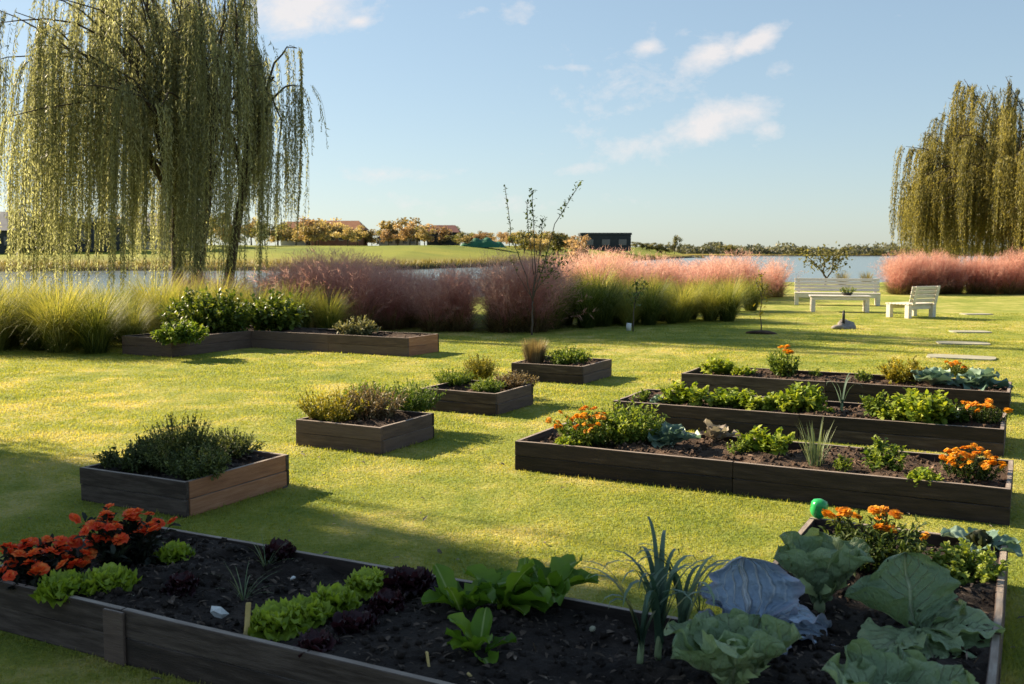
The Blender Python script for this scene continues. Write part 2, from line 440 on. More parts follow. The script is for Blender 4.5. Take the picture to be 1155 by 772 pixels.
M['reed'] = LG('reed_blades', [(.0, (.09, .075, .025)), (.5, (.19, .155, .05)), (1, (.34, .27, .09))], .35)


def lawn_color(nt, pos, blade=False):
    big = noise(nt, pos, .35, 4, .6)
    mid = noise(nt, pos, 1.7, 4, .6, .4)
    fine = noise(nt, pos, 26, 3, .7)
    f = mathn(nt, 'ADD', mathn(nt, 'MULTIPLY', big, .5), mathn(nt, 'MULTIPLY', mid, .6))
    f = mathn(nt, 'ADD', f, mathn(nt, 'MULTIPLY', mathn(nt, 'SUBTRACT', fine, .5), .35))
    k = 1.0 if blade else .9
    return ramp(nt, f, [(.30, (.115 * k, .165 * k, .028 * k)), (.43, (.215 * k, .275 * k, .046 * k)), (.56, (.34 * k, .365 * k, .072 * k)), (.68, (.55 * k, .49 * k, .17 * k))])


def lawn_material():
    m, nt, out = newmat('lawn_and_ground')
    gm = nd(nt, 'ShaderNodeNewGeometry'); pos = gm.outputs['Position']
    col = lawn_color(nt, pos)
    sx = nd(nt, 'ShaderNodeSeparateXYZ'); nt.links.new(pos, sx.inputs[0])
    # golf-course grass beyond the channel is a cleaner green, banks are bare earth and dry grass
    far = mathn(nt, 'MULTIPLY', mathn(nt, 'SUBTRACT', sx.outputs[1], 80.0), .05, clamp=True)
    fcol = ramp(nt, noise(nt, pos, .045, 4, .6, .5), [(.3, (.13, .17, .022)), (.6, (.22, .235, .03)), (.8, (.34, .30, .05))])
    col = mixc(nt, far, col, fcol)
    hb = mathn(nt, 'ADD', sx.outputs[2], mathn(nt, 'MULTIPLY', noise(nt, pos, .5, 3), .4))
    b1 = mathn(nt, 'SUBTRACT', 1.0, mathn(nt, 'MULTIPLY', mathn(nt, 'ADD', hb, .0), 2.5), clamp=True)
    dry = mathn(nt, 'MULTIPLY', far, mathn(nt, 'SUBTRACT', 1.0, mathn(nt, 'MULTIPLY', hb, .8), clamp=True))
    col = mixc(nt, dry, col, (.30, .21, .055))
    bank = mathn(nt, 'MULTIPLY', b1, mathn(nt, 'LESS_THAN', sx.outputs[2], -.02))
    col = mixc(nt, bank, col, (.055, .045, .025))
    p = nd(nt, 'ShaderNodeBsdfPrincipled'); p.inputs['Roughness'].default_value = .9; p.inputs['Specular IOR Level'].default_value = .15
    nt.links.new(col, p.inputs['Base Color'])
    bn = nd(nt, 'ShaderNodeBump'); bn.inputs['Strength'].default_value = .9; bn.inputs['Distance'].default_value = .05
    nt.links.new(mathn(nt, 'ADD', noise(nt, pos, 30, 5, .7), mathn(nt, 'MULTIPLY', noise(nt, pos, 4, 4, .6), 1.5)), bn.inputs['Height'])
    nt.links.new(bn.outputs[0], p.inputs['Normal'])
    nt.links.new(p.outputs[0], out.inputs[0])
    return m


def grass_material():
    m, nt, out = newmat('lawn_blades')
    gm = nd(nt, 'ShaderNodeNewGeometry'); pos = gm.outputs['Position']
    at = nd(nt, 'ShaderNodeAttribute', attribute_name='leaf')
    sx = nd(nt, 'ShaderNodeSeparateXYZ'); nt.links.new(at.outputs['Vector'], sx.inputs[0])
    col = lawn_color(nt, pos, True)
    col = mixc(nt, mathn(nt, 'MULTIPLY', sx.outputs[2], .22), col, (.42, .38, .11))
    p = nd(nt, 'ShaderNodeBsdfPrincipled'); p.inputs['Roughness'].default_value = .6; p.inputs['Specular IOR Level'].default_value = .25
    nt.links.new(col, p.inputs['Base Color'])
    t = nd(nt, 'ShaderNodeBsdfTranslucent'); nt.links.new(mixc(nt, 1.0, col, (1.2, 1.1, .5), 'MULTIPLY'), t.inputs['Color'])
    mx = nd(nt, 'ShaderNodeMixShader'); mx.inputs[0].default_value = .5
    nt.links.new(p.outputs[0], mx.inputs[1]); nt.links.new(t.outputs[0], mx.inputs[2]); nt.links.new(mx.outputs[0], out.inputs[0])
    return m


def water_material():
    m, nt, out = newmat('lake_water')
    gm = nd(nt, 'ShaderNodeNewGeometry')
    mp = nd(nt, 'ShaderNodeMapping'); mp.inputs['Scale'].default_value = (.5, 1.6, 1); nt.links.new(gm.outputs['Position'], mp.inputs[0])
    p = nd(nt, 'ShaderNodeBsdfPrincipled'); p.inputs['Base Color'].default_value = (.10, .13, .14, 1)
    p.inputs['Roughness'].default_value = .16; p.inputs['IOR'].default_value = 1.33
    bn = nd(nt, 'ShaderNodeBump'); bn.inputs['Strength'].default_value = .5; bn.inputs['Distance'].default_value = .06
    nt.links.new(noise(nt, mp.outputs[0], 1.3, 4, .6), bn.inputs['Height']); nt.links.new(bn.outputs[0], p.inputs['Normal'])
    nt.links.new(p.outputs[0], out.inputs[0])
    return m


# ------------------------------------------------------------------ setting: ground and water
def sstep(a, b, x):
    t = np.clip((x - a) / (b - a), 0, 1)
    return t * t * (3 - 2 * t)


def ground_h(x, y):
    x = np.asarray(x, float); y = np.asarray(y, float)
    yb = 33 + 20 * sstep(-4, 7, x) + 1.2 * np.sin(x * .3) + .6 * np.sin(x * .9 + 1)
    h = -1.5 * sstep(0, 6, y - yb)
    ys = np.interp(x, [-400, -60, -15, 25, 45, 60, 75, 90], [104, 104, 107, 215, 285, 330, 460, 900]) + 2 * np.sin(x * .13) + 1.0 * np.sin(x * .41)
    d = y - ys
    pen = -1.5 + 1.7 * sstep(-3, 3, d) + .5 * sstep(3, 25, d) + 2.2 * sstep(10, 75, d) + .25 * np.sin(x * .05) * sstep(20, 60, d)
    far = -1.5 + 2.0 * sstep(470, 482, y + 6 * np.sin(x * .02))
    return np.maximum(h, np.maximum(pen, far))


def make_ground():
    xs = np.unique(np.concatenate([np.linspace(-1500, -300, 14), np.linspace(-300, -60, 40), np.linspace(-60, 60, 161), np.linspace(60, 300, 50), np.linspace(300, 1500, 14)]))
    ys = np.unique(np.concatenate([np.linspace(-60, 20, 30), np.linspace(20, 70, 90), np.linspace(70, 130, 80), np.linspace(130, 360, 80), np.linspace(360, 520, 40), np.linspace(520, 3000, 14)]))
    X, Y = np.meshgrid(xs, ys)
    Z = ground_h(X, Y)
    m = len(xs)
    i, j = np.meshgrid(np.arange(len(ys) - 1), np.arange(m - 1), indexing='ij')
    k = (i * m + j).ravel()
    mb = MB(); mb.add(np.stack([X, Y, Z], -1), np.stack([k, k + 1, k + m + 1, k + m], 1))
    tag(link('ground', mb.mesh('ground', lawn_material())), kind='structure')
    w = MB(); w.add([[-1500, 20, -.45], [1500, 20, -.45], [1500, 3000, -.45], [-1500, 3000, -.45]], [[0, 1, 2, 3]])
    tag(link('water', w.mesh('water', water_material())), kind='structure')


make_ground()


# ------------------------------------------------------------------ raised beds
class Bed:
    pass


BEDS = []


def board_mesh(L, h, th, mats, g, key={}):
    """one plank along local X with slightly worn edges; the top face is bare wood"""
    bm = bmesh.new()
    nseg = max(2, int(L / .25))
    for i in range(nseg + 1):
        x = L * i / nseg
        wz = g.normal(0, .0012); wy = g.normal(0, .0012)
        for (y, z) in ((0, 0), (th, 0), (th, h), (0, h)):
            bm.verts.new((x, y + wy, z + wz))
    bm.verts.ensure_lookup_table()
    for i in range(nseg):
        for k in range(4):
            a, b = i * 4 + k, i * 4 + (k + 1) % 4
            f = bm.faces.new([bm.verts[v] for v in (a, b, b + 4, a + 4)])
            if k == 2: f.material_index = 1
    bm.faces.new([bm.verts[v] for v in (3, 2, 1, 0)]); e = nseg * 4
    bm.faces.new([bm.verts[v] for v in (e, e + 1, e + 2, e + 3)])
    bmesh.ops.recalc_face_normals(bm, faces=bm.faces)
    es = [ed for ed in bm.edges if len(ed.link_faces) == 2 and ed.calc_face_angle(0) > .8]
    bmesh.ops.bevel(bm, geom=es, offset=.004, segments=2, affect='EDGES', profile=.5)
    me = bpy.data.meshes.new('board'); bm.to_mesh(me); bm.free()
    for m in mats: me.materials.append(m)
    return me


def inside(poly, x, y):
    x = np.asarray(x); y = np.asarray(y); r = np.zeros(x.shape, bool)
    n = len(poly)
    for i in range(n):
        x0, y0 = poly[i]; x1, y1 = poly[(i + 1) % n]
        c = ((y0 > y) != (y1 > y)) & (x < (x1 - x0) * (y - y0) / (y1 - y0 + 1e-12) + x0)
        r ^= c
    return r


def inset(poly, d):
    n = len(poly); out = []
    for i in range(n):
        p0, p1, p2 = np.array(poly[i - 1]), np.array(poly[i]), np.array(poly[(i + 1) % n])
        a = norm(p1 - p0); b = norm(p2 - p1)
        out.append(tuple(p1 + d * (np.array([-a[1], a[0]]) + np.array([-b[1], b[0]]))))
    return out


def make_bed(label, origin, poly, h, soilmat='soil_warm', group=None, mats=None, soil_drop=.04, joints=None, res=.03, chips=500, seed=1, batten=None, zc=None):
    """poly: counter-clockwise corners in bed coordinates (x along U, y along N)"""
    g = np.random.default_rng(seed)
    t = thing('raised_bed', label, 'raised bed', (origin[0], origin[1], 0), GA, group)
    th = .032; n = len(poly); chips = int(chips * 1.6)
    bh = h / 2
    for i in range(n):
        p0, p1 = np.array(poly[i], float), np.array(poly[(i + 1) % n], float)
        pm, pn = np.array(poly[i - 1], float), np.array(poly[(i + 2) % n], float)
        d = p1 - p0; L = np.hypot(*d); d = d / L
        c0 = np.cross(p0 - pm, d) > 0; c1 = np.cross(d, pn - p1) > 0       # convex corners?
        a0, a1 = 0.0, L
        if abs(d[0]) < .5:
            a0 = th + .002 if c0 else -th + .002
            a1 = L - th - .002 if c1 else L + th - .002
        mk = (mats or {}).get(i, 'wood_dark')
        cuts = [a0] + [x for x in (joints or {}).get(i, [])] + [a1]
        for lev in range(2):
            for s0, s1 in zip(cuts, cuts[1:]):
                ln = s1 - s0 - (.004 if s1 != a1 else 0)
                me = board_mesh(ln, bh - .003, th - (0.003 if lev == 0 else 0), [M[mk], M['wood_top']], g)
                nrm = np.array([-d[1], d[0]])
                p = p0 + d * s0 + nrm * (g.uniform(-.007, .003) if lev == 0 else 0)
                o = link('board', me, t, (p[0], p[1], lev * bh + .001), (g.normal(0, .002), 0, math.atan2(d[1], d[0]) + g.normal(0, .0008)))
    for bp in (batten or []):
        i, x, w = bp
        p0, p1 = np.array(poly[i], float), np.array(poly[(i + 1) % n], float); d = norm(p1 - p0); nrm = np.array([-d[1], d[0]])
        p = p0 + d * (x - w / 2) - nrm * .0165
        me = board_mesh(w, h - .008, .014, [M['wood_mid'], M['wood_top']], g)
        link('batten', me, t, (p[0], p[1], .001), (0, 0, math.atan2(d[1], d[0])))
    # soil
    ip = inset(poly, th * .8)
    xs = np.array([p[0] for p in ip]); ys = np.array([p[1] for p in ip])
    gx = np.linspace(xs.min(), xs.max(), max(8, int((xs.max() - xs.min()) / res))); gy = np.linspace(ys.min(), ys.max(), max(8, int((ys.max() - ys.min()) / res)))
    X, Y = np.meshgrid(gx, gy)
    Z = np.zeros_like(X)
    for k in range(14):
        f = g.uniform(3, 40) ; an = g.uniform(0, 6.28)
        Z += (.05 / (f ** .75)) * np.sin(f * (X * math.cos(an) + Y * math.sin(an)) + g.uniform(0, 6.28))
    Z += g.normal(0, .004, Z.shape)
    zs = h - soil_drop
    Z = zs + np.clip(Z, -.03, .03)
    mx = len(gx)
    i, j = np.meshgrid(np.arange(len(gy) - 1), np.arange(mx - 1), indexing='ij')
    k = (i * mx + j).ravel()
    cxm = (X[:-1, :-1] + X[1:, 1:]).ravel() / 2; cym = (Y[:-1, :-1] + Y[1:, 1:]).ravel() / 2
    ok = inside(ip, cxm, cym)
    q = np.stack([k, k + 1, k + mx + 1, k + mx], 1)[ok]
    mb = MB(); mb.add(np.stack([X, Y, Z], -1), q)
    # clods
    nc = int(chips * .8)
    oct_v = np.array([[1, 0, 0], [-1, 0, 0], [0, 1, 0], [0, -1, 0], [0, 0, 1], [0, 0, -1]], float)
    oct_f = np.array([[0, 2, 4], [2, 1, 4], [1, 3, 4], [3, 0, 4], [2, 0, 5], [1, 2, 5], [3, 1, 5], [0, 3, 5]])
    px = g.uniform(xs.min(), xs.max(), nc); py = g.uniform(ys.min(), ys.max(), nc)
    ok = inside(inset(poly, th + .02), px, py); px, py = px[ok], py[ok]
    for x, y in zip(px, py):
        r = .006 + .016 * g.uniform() ** 2.5
        v = oct_v * r * g.uniform(.6, 1.4, (6, 3))
        rot = np.array(Euler(g.uniform(0, 6.28, 3)).to_matrix())
        iz = Z[np.abs(gy - y).argmin(), np.abs(gx - x).argmin()]
        mb.add(v @ rot.T + [x, y, iz + r * .3], None, oct_f)
    link('soil', mb.mesh('soil', M[soilmat]), t)
    cb = MB()
    px = g.uniform(xs.min(), xs.max(), chips); py = g.uniform(ys.min(), ys.max(), chips)
    ok = inside(inset(poly, th + .03), px, py); px, py = px[ok], py[ok]
    iz = np.array([Z[np.abs(gy - y).argmin(), np.abs(gx - x).argmin()] for x, y in zip(px, py)])
    nn = len(px)
    D = rvec(g, nn); D[:, 2] *= .35
    Ls = .012 + .045 * g.uniform(size=nn) ** 2.2
    leaves(cb, np.stack([px, py, iz + .006], 1), D, Ls, Ls * g.uniform(.10, .42, nn), 'round', (0, 0, 1), g.uniform(0, 1, nn), g)
    tag(link('mulch', cb.mesh('mulch', M['chip' if soilmat == 'soil' else 'chip_warm']), t), kind='stuff')
    b = Bed(); b.poly = poly; b.o = np.array(origin); b.h = h; b.zs = zs; b.obj = t
    BEDS.append(b)
    return b


def rect(L, W): return [(0, 0), (L, 0), (L, W), (0, W)]


br = {1: 'wood_brown_bounce'}
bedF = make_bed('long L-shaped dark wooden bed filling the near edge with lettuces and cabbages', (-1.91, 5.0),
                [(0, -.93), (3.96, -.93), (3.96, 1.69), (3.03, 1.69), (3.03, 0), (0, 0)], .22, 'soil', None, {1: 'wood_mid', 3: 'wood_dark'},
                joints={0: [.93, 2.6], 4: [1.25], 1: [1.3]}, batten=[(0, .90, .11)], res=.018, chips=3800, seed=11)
bedB1 = make_bed('square wooden bed with brown right side, full of dark bushy herbs', (-2.78, 6.30), rect(.92, .95), .22, 'soil', None, {1: 'wood_brown_bounce'}, seed=12, chips=250)
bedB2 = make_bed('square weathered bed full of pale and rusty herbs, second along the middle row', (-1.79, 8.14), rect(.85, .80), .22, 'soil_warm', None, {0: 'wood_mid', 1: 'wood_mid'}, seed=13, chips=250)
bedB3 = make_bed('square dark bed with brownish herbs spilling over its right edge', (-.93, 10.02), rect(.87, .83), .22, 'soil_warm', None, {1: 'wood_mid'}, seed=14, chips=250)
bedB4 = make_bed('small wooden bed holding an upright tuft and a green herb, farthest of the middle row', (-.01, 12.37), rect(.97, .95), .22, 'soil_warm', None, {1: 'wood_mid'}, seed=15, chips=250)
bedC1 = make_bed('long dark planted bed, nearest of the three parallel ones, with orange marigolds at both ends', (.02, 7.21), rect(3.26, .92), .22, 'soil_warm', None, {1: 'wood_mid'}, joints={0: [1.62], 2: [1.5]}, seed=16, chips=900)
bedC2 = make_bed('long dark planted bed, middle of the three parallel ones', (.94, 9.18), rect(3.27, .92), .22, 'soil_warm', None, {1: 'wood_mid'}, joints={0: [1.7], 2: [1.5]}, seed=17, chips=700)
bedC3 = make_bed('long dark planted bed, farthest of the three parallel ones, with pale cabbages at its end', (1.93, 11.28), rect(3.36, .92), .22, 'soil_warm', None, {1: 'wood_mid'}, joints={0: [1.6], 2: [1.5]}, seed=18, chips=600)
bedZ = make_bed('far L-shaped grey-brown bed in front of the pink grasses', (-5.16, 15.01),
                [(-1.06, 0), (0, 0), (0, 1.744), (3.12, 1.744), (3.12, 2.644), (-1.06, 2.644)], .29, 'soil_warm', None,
                {0: 'wood_mid', 1: 'wood_mid', 2: 'wood_mid', 3: 'wood_brown_bounce'}, joints={2: [1.6]}, seed=19, chips=500)


# ------------------------------------------------------------------ lawn blades
def make_grass():
    g = np.random.default_rng(5)
    n = 900000
    # density falls with distance
    py = 284 + 1797 / g.uniform(1.7, 20, n) ** 1.0
    Yd = np.exp(g.uniform(math.log(2.3), math.log(26), n))
    # mix of an even image spread and a log spread
    X = g.uniform(-.66, .66, n) * Yd
    keep = np.ones(n, bool)
    for b in BEDS:
        lx = (X - b.o[0]) * U[0] + (Yd - b.o[1]) * U[1]; ly = (X - b.o[0]) * N[0] + (Yd - b.o[1]) * N[1]
        keep &= ~inside(inset(b.poly, -.004), lx, ly)
    X, Yd = X[keep], Yd[keep]; n = len(X)
    Lb = g.uniform(.008, .017, n) * (1 + .4 * np.sin(X * 2.1 + np.sin(Yd * 1.7)) * np.sin(Yd * 1.3))
    # longer fringe where the mower cannot reach
    for b in BEDS:
        lx = (X - b.o[0]) * U[0] + (Yd - b.o[1]) * U[1]; ly = (X - b.o[0]) * N[0] + (Yd - b.o[1]) * N[1]
        near = inside(inset(b.poly, -.05), lx, ly)
        Lb[near] *= g.uniform(1.0, 1.9, near.sum())
    W = .0026 * np.clip(Yd / 5, .9, 3.2) * g.uniform(.7, 1.3, n)
    Lb *= np.clip(Yd / 7, 1, 1.4)
    az = g.uniform(0, 6.283, n); le = np.abs(g.normal(.8, .35, n))
    d = np.stack([np.cos(az) * np.sin(le), np.sin(az) * np.sin(le), np.cos(le)], 1)
    sd = np.stack([-np.sin(az + .6), np.cos(az + .6), 0 * az], 1)
    B = np.stack([X, Yd, np.zeros(n)], 1)
    v = np.stack([B - sd * W[:, None], B + sd * W[:, None], B + d * Lb[:, None]], 1)
    tone = np.clip(g.normal(.3, .3, n), 0, 1)
    a = np.zeros((n, 3, 3)); a[:, :, 2] = tone[:, None]; a[:, 2, 1] = 1
    mb = MB(); mb.add(v, None, np.arange(n * 3).reshape(-1, 3), a)
    tag(link('grass', mb.mesh('grass', grass_material(), False)), 'short mown lawn grass between the raised beds', 'grass', kind='stuff')


make_grass()


g = np.random.default_rng(44); n = 420
Yd = np.exp(g.uniform(math.log(3), math.log(22), n)); X = g.uniform(-.6, .6, n) * Yd; ok = np.ones(n, bool)
for b in BEDS:
    lx = (X - b.o[0]) * U[0] + (Yd - b.o[1]) * U[1]; ly = (X - b.o[0]) * N[0] + (Yd - b.o[1]) * N[1]
    ok &= ~inside(inset(b.poly, -.01), lx, ly)
X, Yd = X[ok], Yd[ok]; n = len(X); mb = MB(); D = rvec(g, n); D[:, 2] *= .2
Ls = g.uniform(.02, .055, n)
leaves(mb, np.stack([X, Yd, np.full(n, .016)], 1), D, Ls, Ls * g.uniform(.2, .45, n), 'fold', (0, 0, 1), g.uniform(0, 1, n), g)
tag(link('fallen_leaves', mb.mesh('fallen_leaves', M['dry_leaf'])), 'dry fallen willow leaves scattered over the lawn', 'fallen leaves', kind='stuff')


# ------------------------------------------------------------------ willows
def willow(label, loc, H, Rr, nb, ns, seed, mat, zmin=.6, lean=(0, 0), stems=((0, 0),), leafL=.125, leafW=.028, group='weeping willows by the water', plong=.6, rotz=0, sway=(0, 0)):
    g = np.random.default_rng(seed)
    t = thing('weeping_willow', label, 'willow tree', loc, rotz, group)
    tb = MB(); cb = MB()
    forks = []
    for (sx, sy) in stems:
        top = np.array([sx * 1.8 + g.normal(0, .3), sy * 1.8 + g.normal(0, .3), H * .42])
        s = np.linspace(0, 1, 8)[:, None]
        P = np.array([sx, sy, -.3]) * (1 - s) + top * s + np.concatenate([np.sin(s * 5 + g.uniform(0, 6)) * .12, np.cos(s * 4 + g.uniform(0, 6)) * .1, 0 * s], 1) * s
        tube(tb, P, np.linspace(.16, .08, 8), 9, .4)
        forks.append(P)
    for b in range(nb):
        az = b * 2.39996 + g.normal(0, .25); rr = Rr * (g.uniform(.05, 1) ** .55)
        zt = H * (1 - .42 * (rr / Rr) ** 1.8) * g.uniform(.5, 1.0)
        tip = np.array([math.cos(az) * rr + lean[0], math.sin(az) * rr + lean[1], zt])
        F = forks[np.argmin([np.hypot(*(f[-1][:2] - tip[:2])) for f in forks])] if g.uniform() < .75 else forks[g.integers(len(forks))]
        st = F[g.integers(4, 8)]
        s = np.linspace(0, 1, 9)[:, None]
        P = st * (1 - s) + tip * s + np.array([0, 0, 1]) * np.sin(s * math.pi) * (.10 * H) * g.uniform(.4, 1.2) + np.concatenate([g.normal(0, .12, (9, 2)), np.zeros((9, 1))], 1) * s
        tube(tb, P, np.linspace(.05, .010, 9), 5, .4, False)
        nsb = int(ns * g.uniform(.5, 1.4))
        base_tone = g.uniform(.2, .75)
        blen = g.uniform(.85, 1.08) if g.uniform() < plong else g.uniform(.3, .75)
        nrope = max(2, nsb // 6)
        ropes = [(max(.15, 1 - abs(g.normal(0, .22))), g.normal(0, .13, 3), g.uniform(.03, .4), g.normal(0, .7), g.uniform(.5, 1.05)) for _ in range(nrope)]
        for k in range(nsb):
            rope = ropes[g.integers(nrope)]
            u = rope[0]
            a = P[min(7, int(u * 8))]; c = P[min(8, int(u * 8) + 1)]; f = u * 8 - int(u * 8)
            p0 = a * (1 - f) + c * f + rope[1] * [1, 1, .4] + (np.array([g.normal(0, .045), g.normal(0, .045), g.normal(0, .04)]) if g.uniform() < .62 else g.normal(0, .22, 3) * [1, 1, .3])
            Ls = (p0[2] - zmin) * blen * rope[4] * g.uniform(.7, 1.05)
            if Ls < .5: continue
            oa = math.atan2(p0[1] - lean[1], p0[0] - lean[0]) + rope[3] + g.normal(0, .2)
            od = np.array([math.cos(oa), math.sin(oa), 0])
            outr = rope[2] * g.uniform(.8, 1.2)
            n = int(Ls / .05)
            s1 = (np.arange(n) + g.uniform(0, 1, n)) / n
            ds = s1 * Ls
            arc = outr * (1 - np.exp(-ds * 1.6))
            drop = ds - .35 * (1 - np.exp(-ds * 2.5)) * outr
            wob = .05 * np.sin(ds * 1.7 + g.uniform(0, 6))
            B = p0 + od * (arc + wob)[:, None] - np.array([0, 0, 1]) * drop[:, None] + np.array([sway[0], sway[1], 0]) * (ds ** 1.3)[:, None]
            D = np.array([0, 0, -1.0]) + g.normal(0, .42, (n, 3))
            tn = np.clip(base_tone + g.normal(0, .18, n), 0, 1)
            taper = np.clip(1.25 - s1 ** 3 * .7, .3, 1)
            leaves(cb, B, D, leafL * taper * g.uniform(.7, 1.2, n), leafW, 'diamond', None, tn, g)
            m_ = 6
            s2 = np.linspace(0, 1, m_) * Ls
            T = p0 + od * (outr * (1 - np.exp(-s2 * 1.6)))[:, None] - np.array([0, 0, 1]) * (s2 - .35 * (1 - np.exp(-s2 * 2.5)) * outr)[:, None] + np.array([sway[0], sway[1], 0]) * (s2 ** 1.3)[:, None]
            tube(cb, T, .004, 3, .15, False)
    link('trunk', tb.mesh('trunk', M['bark']), t)
    link('crown', cb.mesh('crown', mat), t)
    return t


willow('tall weeping willow with several trunks and long drooping strands on the left bank', (-9.3, 27, 0), 12.2, 4.0, 88, 27, 29, M['willow'], .05,
       (-.35, 0), ((.25, 0), (1.35, .2), (.8, -.5)), sway=(-.03, 0), plong=.72)
willow('dense golden green weeping willow behind the pink grasses at the right edge', (21.6, 43, 0), 10.0, 5.2, 170, 40, 22, M['willow_gold'], .9, (0, 0), ((0, 0), (.8, .3)), leafL=.15, leafW=.034, plong=.9)
willow('tall weeping willow nearest of all, whose long shade lies over the near bed', (-12.6, 9.0, 0), 13.2, 3.7, 230, 30, 23, M['willow'], .8, (0, 0), ((0, 0), (.5, .3)), leafL=.15, leafW=.045)


# ------------------------------------------------------------------ ornamental grasses
def muhly_meshes(seed):
    g = np.random.default_rng(seed)
    bl = MB(); n = 520
    az = g.uniform(0, 6.283, n); r0 = g.uniform(0, .3, n)
    B = np.stack([np.cos(az) * r0, np.sin(az) * r0, 0 * az], 1)
    blades(bl, B, az + g.normal(0, .6, n), g.uniform(.05, 1.25, n), g.uniform(.3, 1.2, n), g.uniform(.4, .85, n), .011, 4, g.uniform(.1, .8, n))
    pl = MB(); m = 190
    az = g.uniform(0, 6.283, m); r0 = g.uniform(0, .12, m)
    B = np.stack([np.cos(az) * r0, np.sin(az) * r0, 0 * az], 1)
    le = np.abs(g.normal(.0, .36, m)); L = g.uniform(1.0, 1.5, m)
    P = blades(pl, B, az, le, g.uniform(.0, .45, m), L, .004, 6, .15)
    P = np.array(P)                                              # seg+1, m, 3
    k = 46
    for i in range(m):
        tt = g.uniform(.2, 1.0, k)
        ii = np.clip((tt * 6).astype(int), 0, 5); f = (tt * 6 - ii)[:, None]
        b = P[ii, i] * (1 - f) + P[ii + 1, i] * f
        ax = norm(P[6, i] - P[3, i])
        D = ax * .8 + rvec(g, k) * .75
        tn = np.clip(.25 + (tt - .4) * .8 + g.normal(0, .2, k), 0, 1)
        leaves(pl, b, D, g.uniform(.08, .2, k), g.uniform(.004, .008, k), 'diamond', None, tn, g)
    return bl.mesh('muhly_blades', M['muhly_blade']), pl.mesh('muhly_plumes', M['plume'])


MUH = [muhly_meshes(31 + i) for i in range(3)]


def muhly(x, y, s, i, label, group):
    t = thing('muhly_grass_clump', label, 'ornamental grass', (x, y, float(ground_h(x, y))), i * 1.7, group, (s * 1.0, s * 1.0, s))
    a, b = MUH[i % 3]
    link('blades', a, t); link('plumes', b, t)


i = 0
gg = np.random.default_rng(77)
LBL = 'pink plumed grass clump in the thick row behind the far L-shaped bed'
for row, (y0, cnt) in enumerate(((20.4, 8), (21.2, 8), (22.2, 8))):
    for k in range(cnt):
        x = -4.5 + 5.1 * k / (cnt - 1) + gg.normal(0, .16)
        hgt = .90 + .17 * math.sin(k * 1.1 + .4) + gg.normal(0, .09)
        muhly(x, y0 + gg.normal(0, .12) - .05 * k, hgt, i, LBL, 'pink grasses behind the far bed'); i += 1
for (x, y) in ((-6.7, 22.2), (-6.0, 22.0), (-5.3, 21.8), (-7.3, 22.5)):
    muhly(x, y, .78, i, 'low pink grass clump under the left willow behind the leafy shrubs', 'low pink grasses under the willow'); i += 1
for row in range(2):
    for k in range(13):
        f = k / 12
        muhly(1.6 + 8.0 * f - row * .5 + gg.normal(0, .12), 27 + 8.2 * f + row * 1.1 + gg.normal(0, .15), 1.04 - .24 * f + gg.normal(0, .10), i,
              'pink plumed grass clump in the long row between the pale grasses and the lake', 'pink grasses along the lake bank'); i += 1
for row in range(2):
    for k in range(15):
        muhly(14.4 + .62 * k + row * .4 + gg.normal(0, .1), 37.4 + row * 1.0 + .05 * k + gg.normal(0, .2), 1.02 + .07 * math.sin(k) + gg.normal(0, .05), i,
              'pink plumed grass clump in the row under the right willow', 'pink grasses under the right willow'); i += 1


def fountain_mesh(seed):
    g = np.random.default_rng(seed)
    bl = MB(); n = 1100
    az = g.uniform(0, 6.283, n); r0 = .16 * np.sqrt(g.uniform(0, 1, n))
    B = np.stack([np.cos(az) * r0, np.sin(az) * r0, 0 * az], 1)
    blades(bl, B, az + g.normal(0, .5, n), np.abs(g.normal(.16, .2, n)), g.uniform(.5, 2.4, n), g.uniform(.75, 1.4, n), g.uniform(.006, .011, n), 5, np.clip(g.normal(.5, .25, n), 0, 1), pw=1.6)
    # dead straw low down
    m = 160; az = g.uniform(0, 6.283, m)
    blades(bl, np.stack([np.cos(az) * .12, np.sin(az) * .12, 0 * az], 1), az, g.uniform(.4, 1.2, m), g.uniform(.4, 1.0, m), g.uniform(.3, .6, m), .008, 4, .05)
    return bl.mesh('fountain_grass_blades', M['fountain'])


FOU = [fountain_mesh(41 + k) for k in range(3)]


def fountain(x, y, s, k, label, group):
    o = link('fountain_grass_clump', FOU[k % 3], None, (x, y, 0), (0, 0, k * 2.1), (s * 1.05, s * 1.05, s))
    tag(o, label, 'ornamental grass', group)


k = 0
for row, (y0, x0, x1, c) in enumerate(((15.9, -10.4, -6.7, 8), (16.7, -10.8, -6.4, 9), (17.8, -11.4, -6.2, 10), (19.4, -12, -6.4, 9))):
    for j in range(c):
        fountain(x0 + (x1 - x0) * j / (c - 1) + gg.normal(0, .1), y0 + gg.normal(0, .12) + .05 * (c - j), .91 + gg.normal(0, .11), k, 'yellow green fountain grass clump in the bank left of the far bed', 'fountain grasses left of the far bed'); k += 1
for j in range(8):
    fountain(-6.6 + .45 * j + gg.normal(0, .1), 18.9 + gg.normal(0, .15), .95 + gg.normal(0, .08), k, 'yellow green fountain grass clump under the willow behind the shrubs', 'fountain grasses under the willow'); k += 1
for row in range(2):
    for j in range(9):
        f = j / 8
        fountain(1.0 + 3.95 * f + gg.normal(0, .08) - row * .2, 20.6 + 2.4 * f + row * .8 + gg.normal(0, .1), .80 + gg.normal(0, .12), k, 'green gold fountain grass clump in the row right of the bare sapling', 'fountain grasses right of the sapling'); k += 1
for j in range(9):
    f = j / 8
    fountain(1.6 + 4.8 * f + gg.normal(0, .12), 23.9 + 3.0 * f + gg.normal(0, .2), .98 + gg.normal(0, .12), k, 'pale straw fountain grass clump in front of the lake bank pink row', 'pale fountain grasses before the lake bank'); k += 1


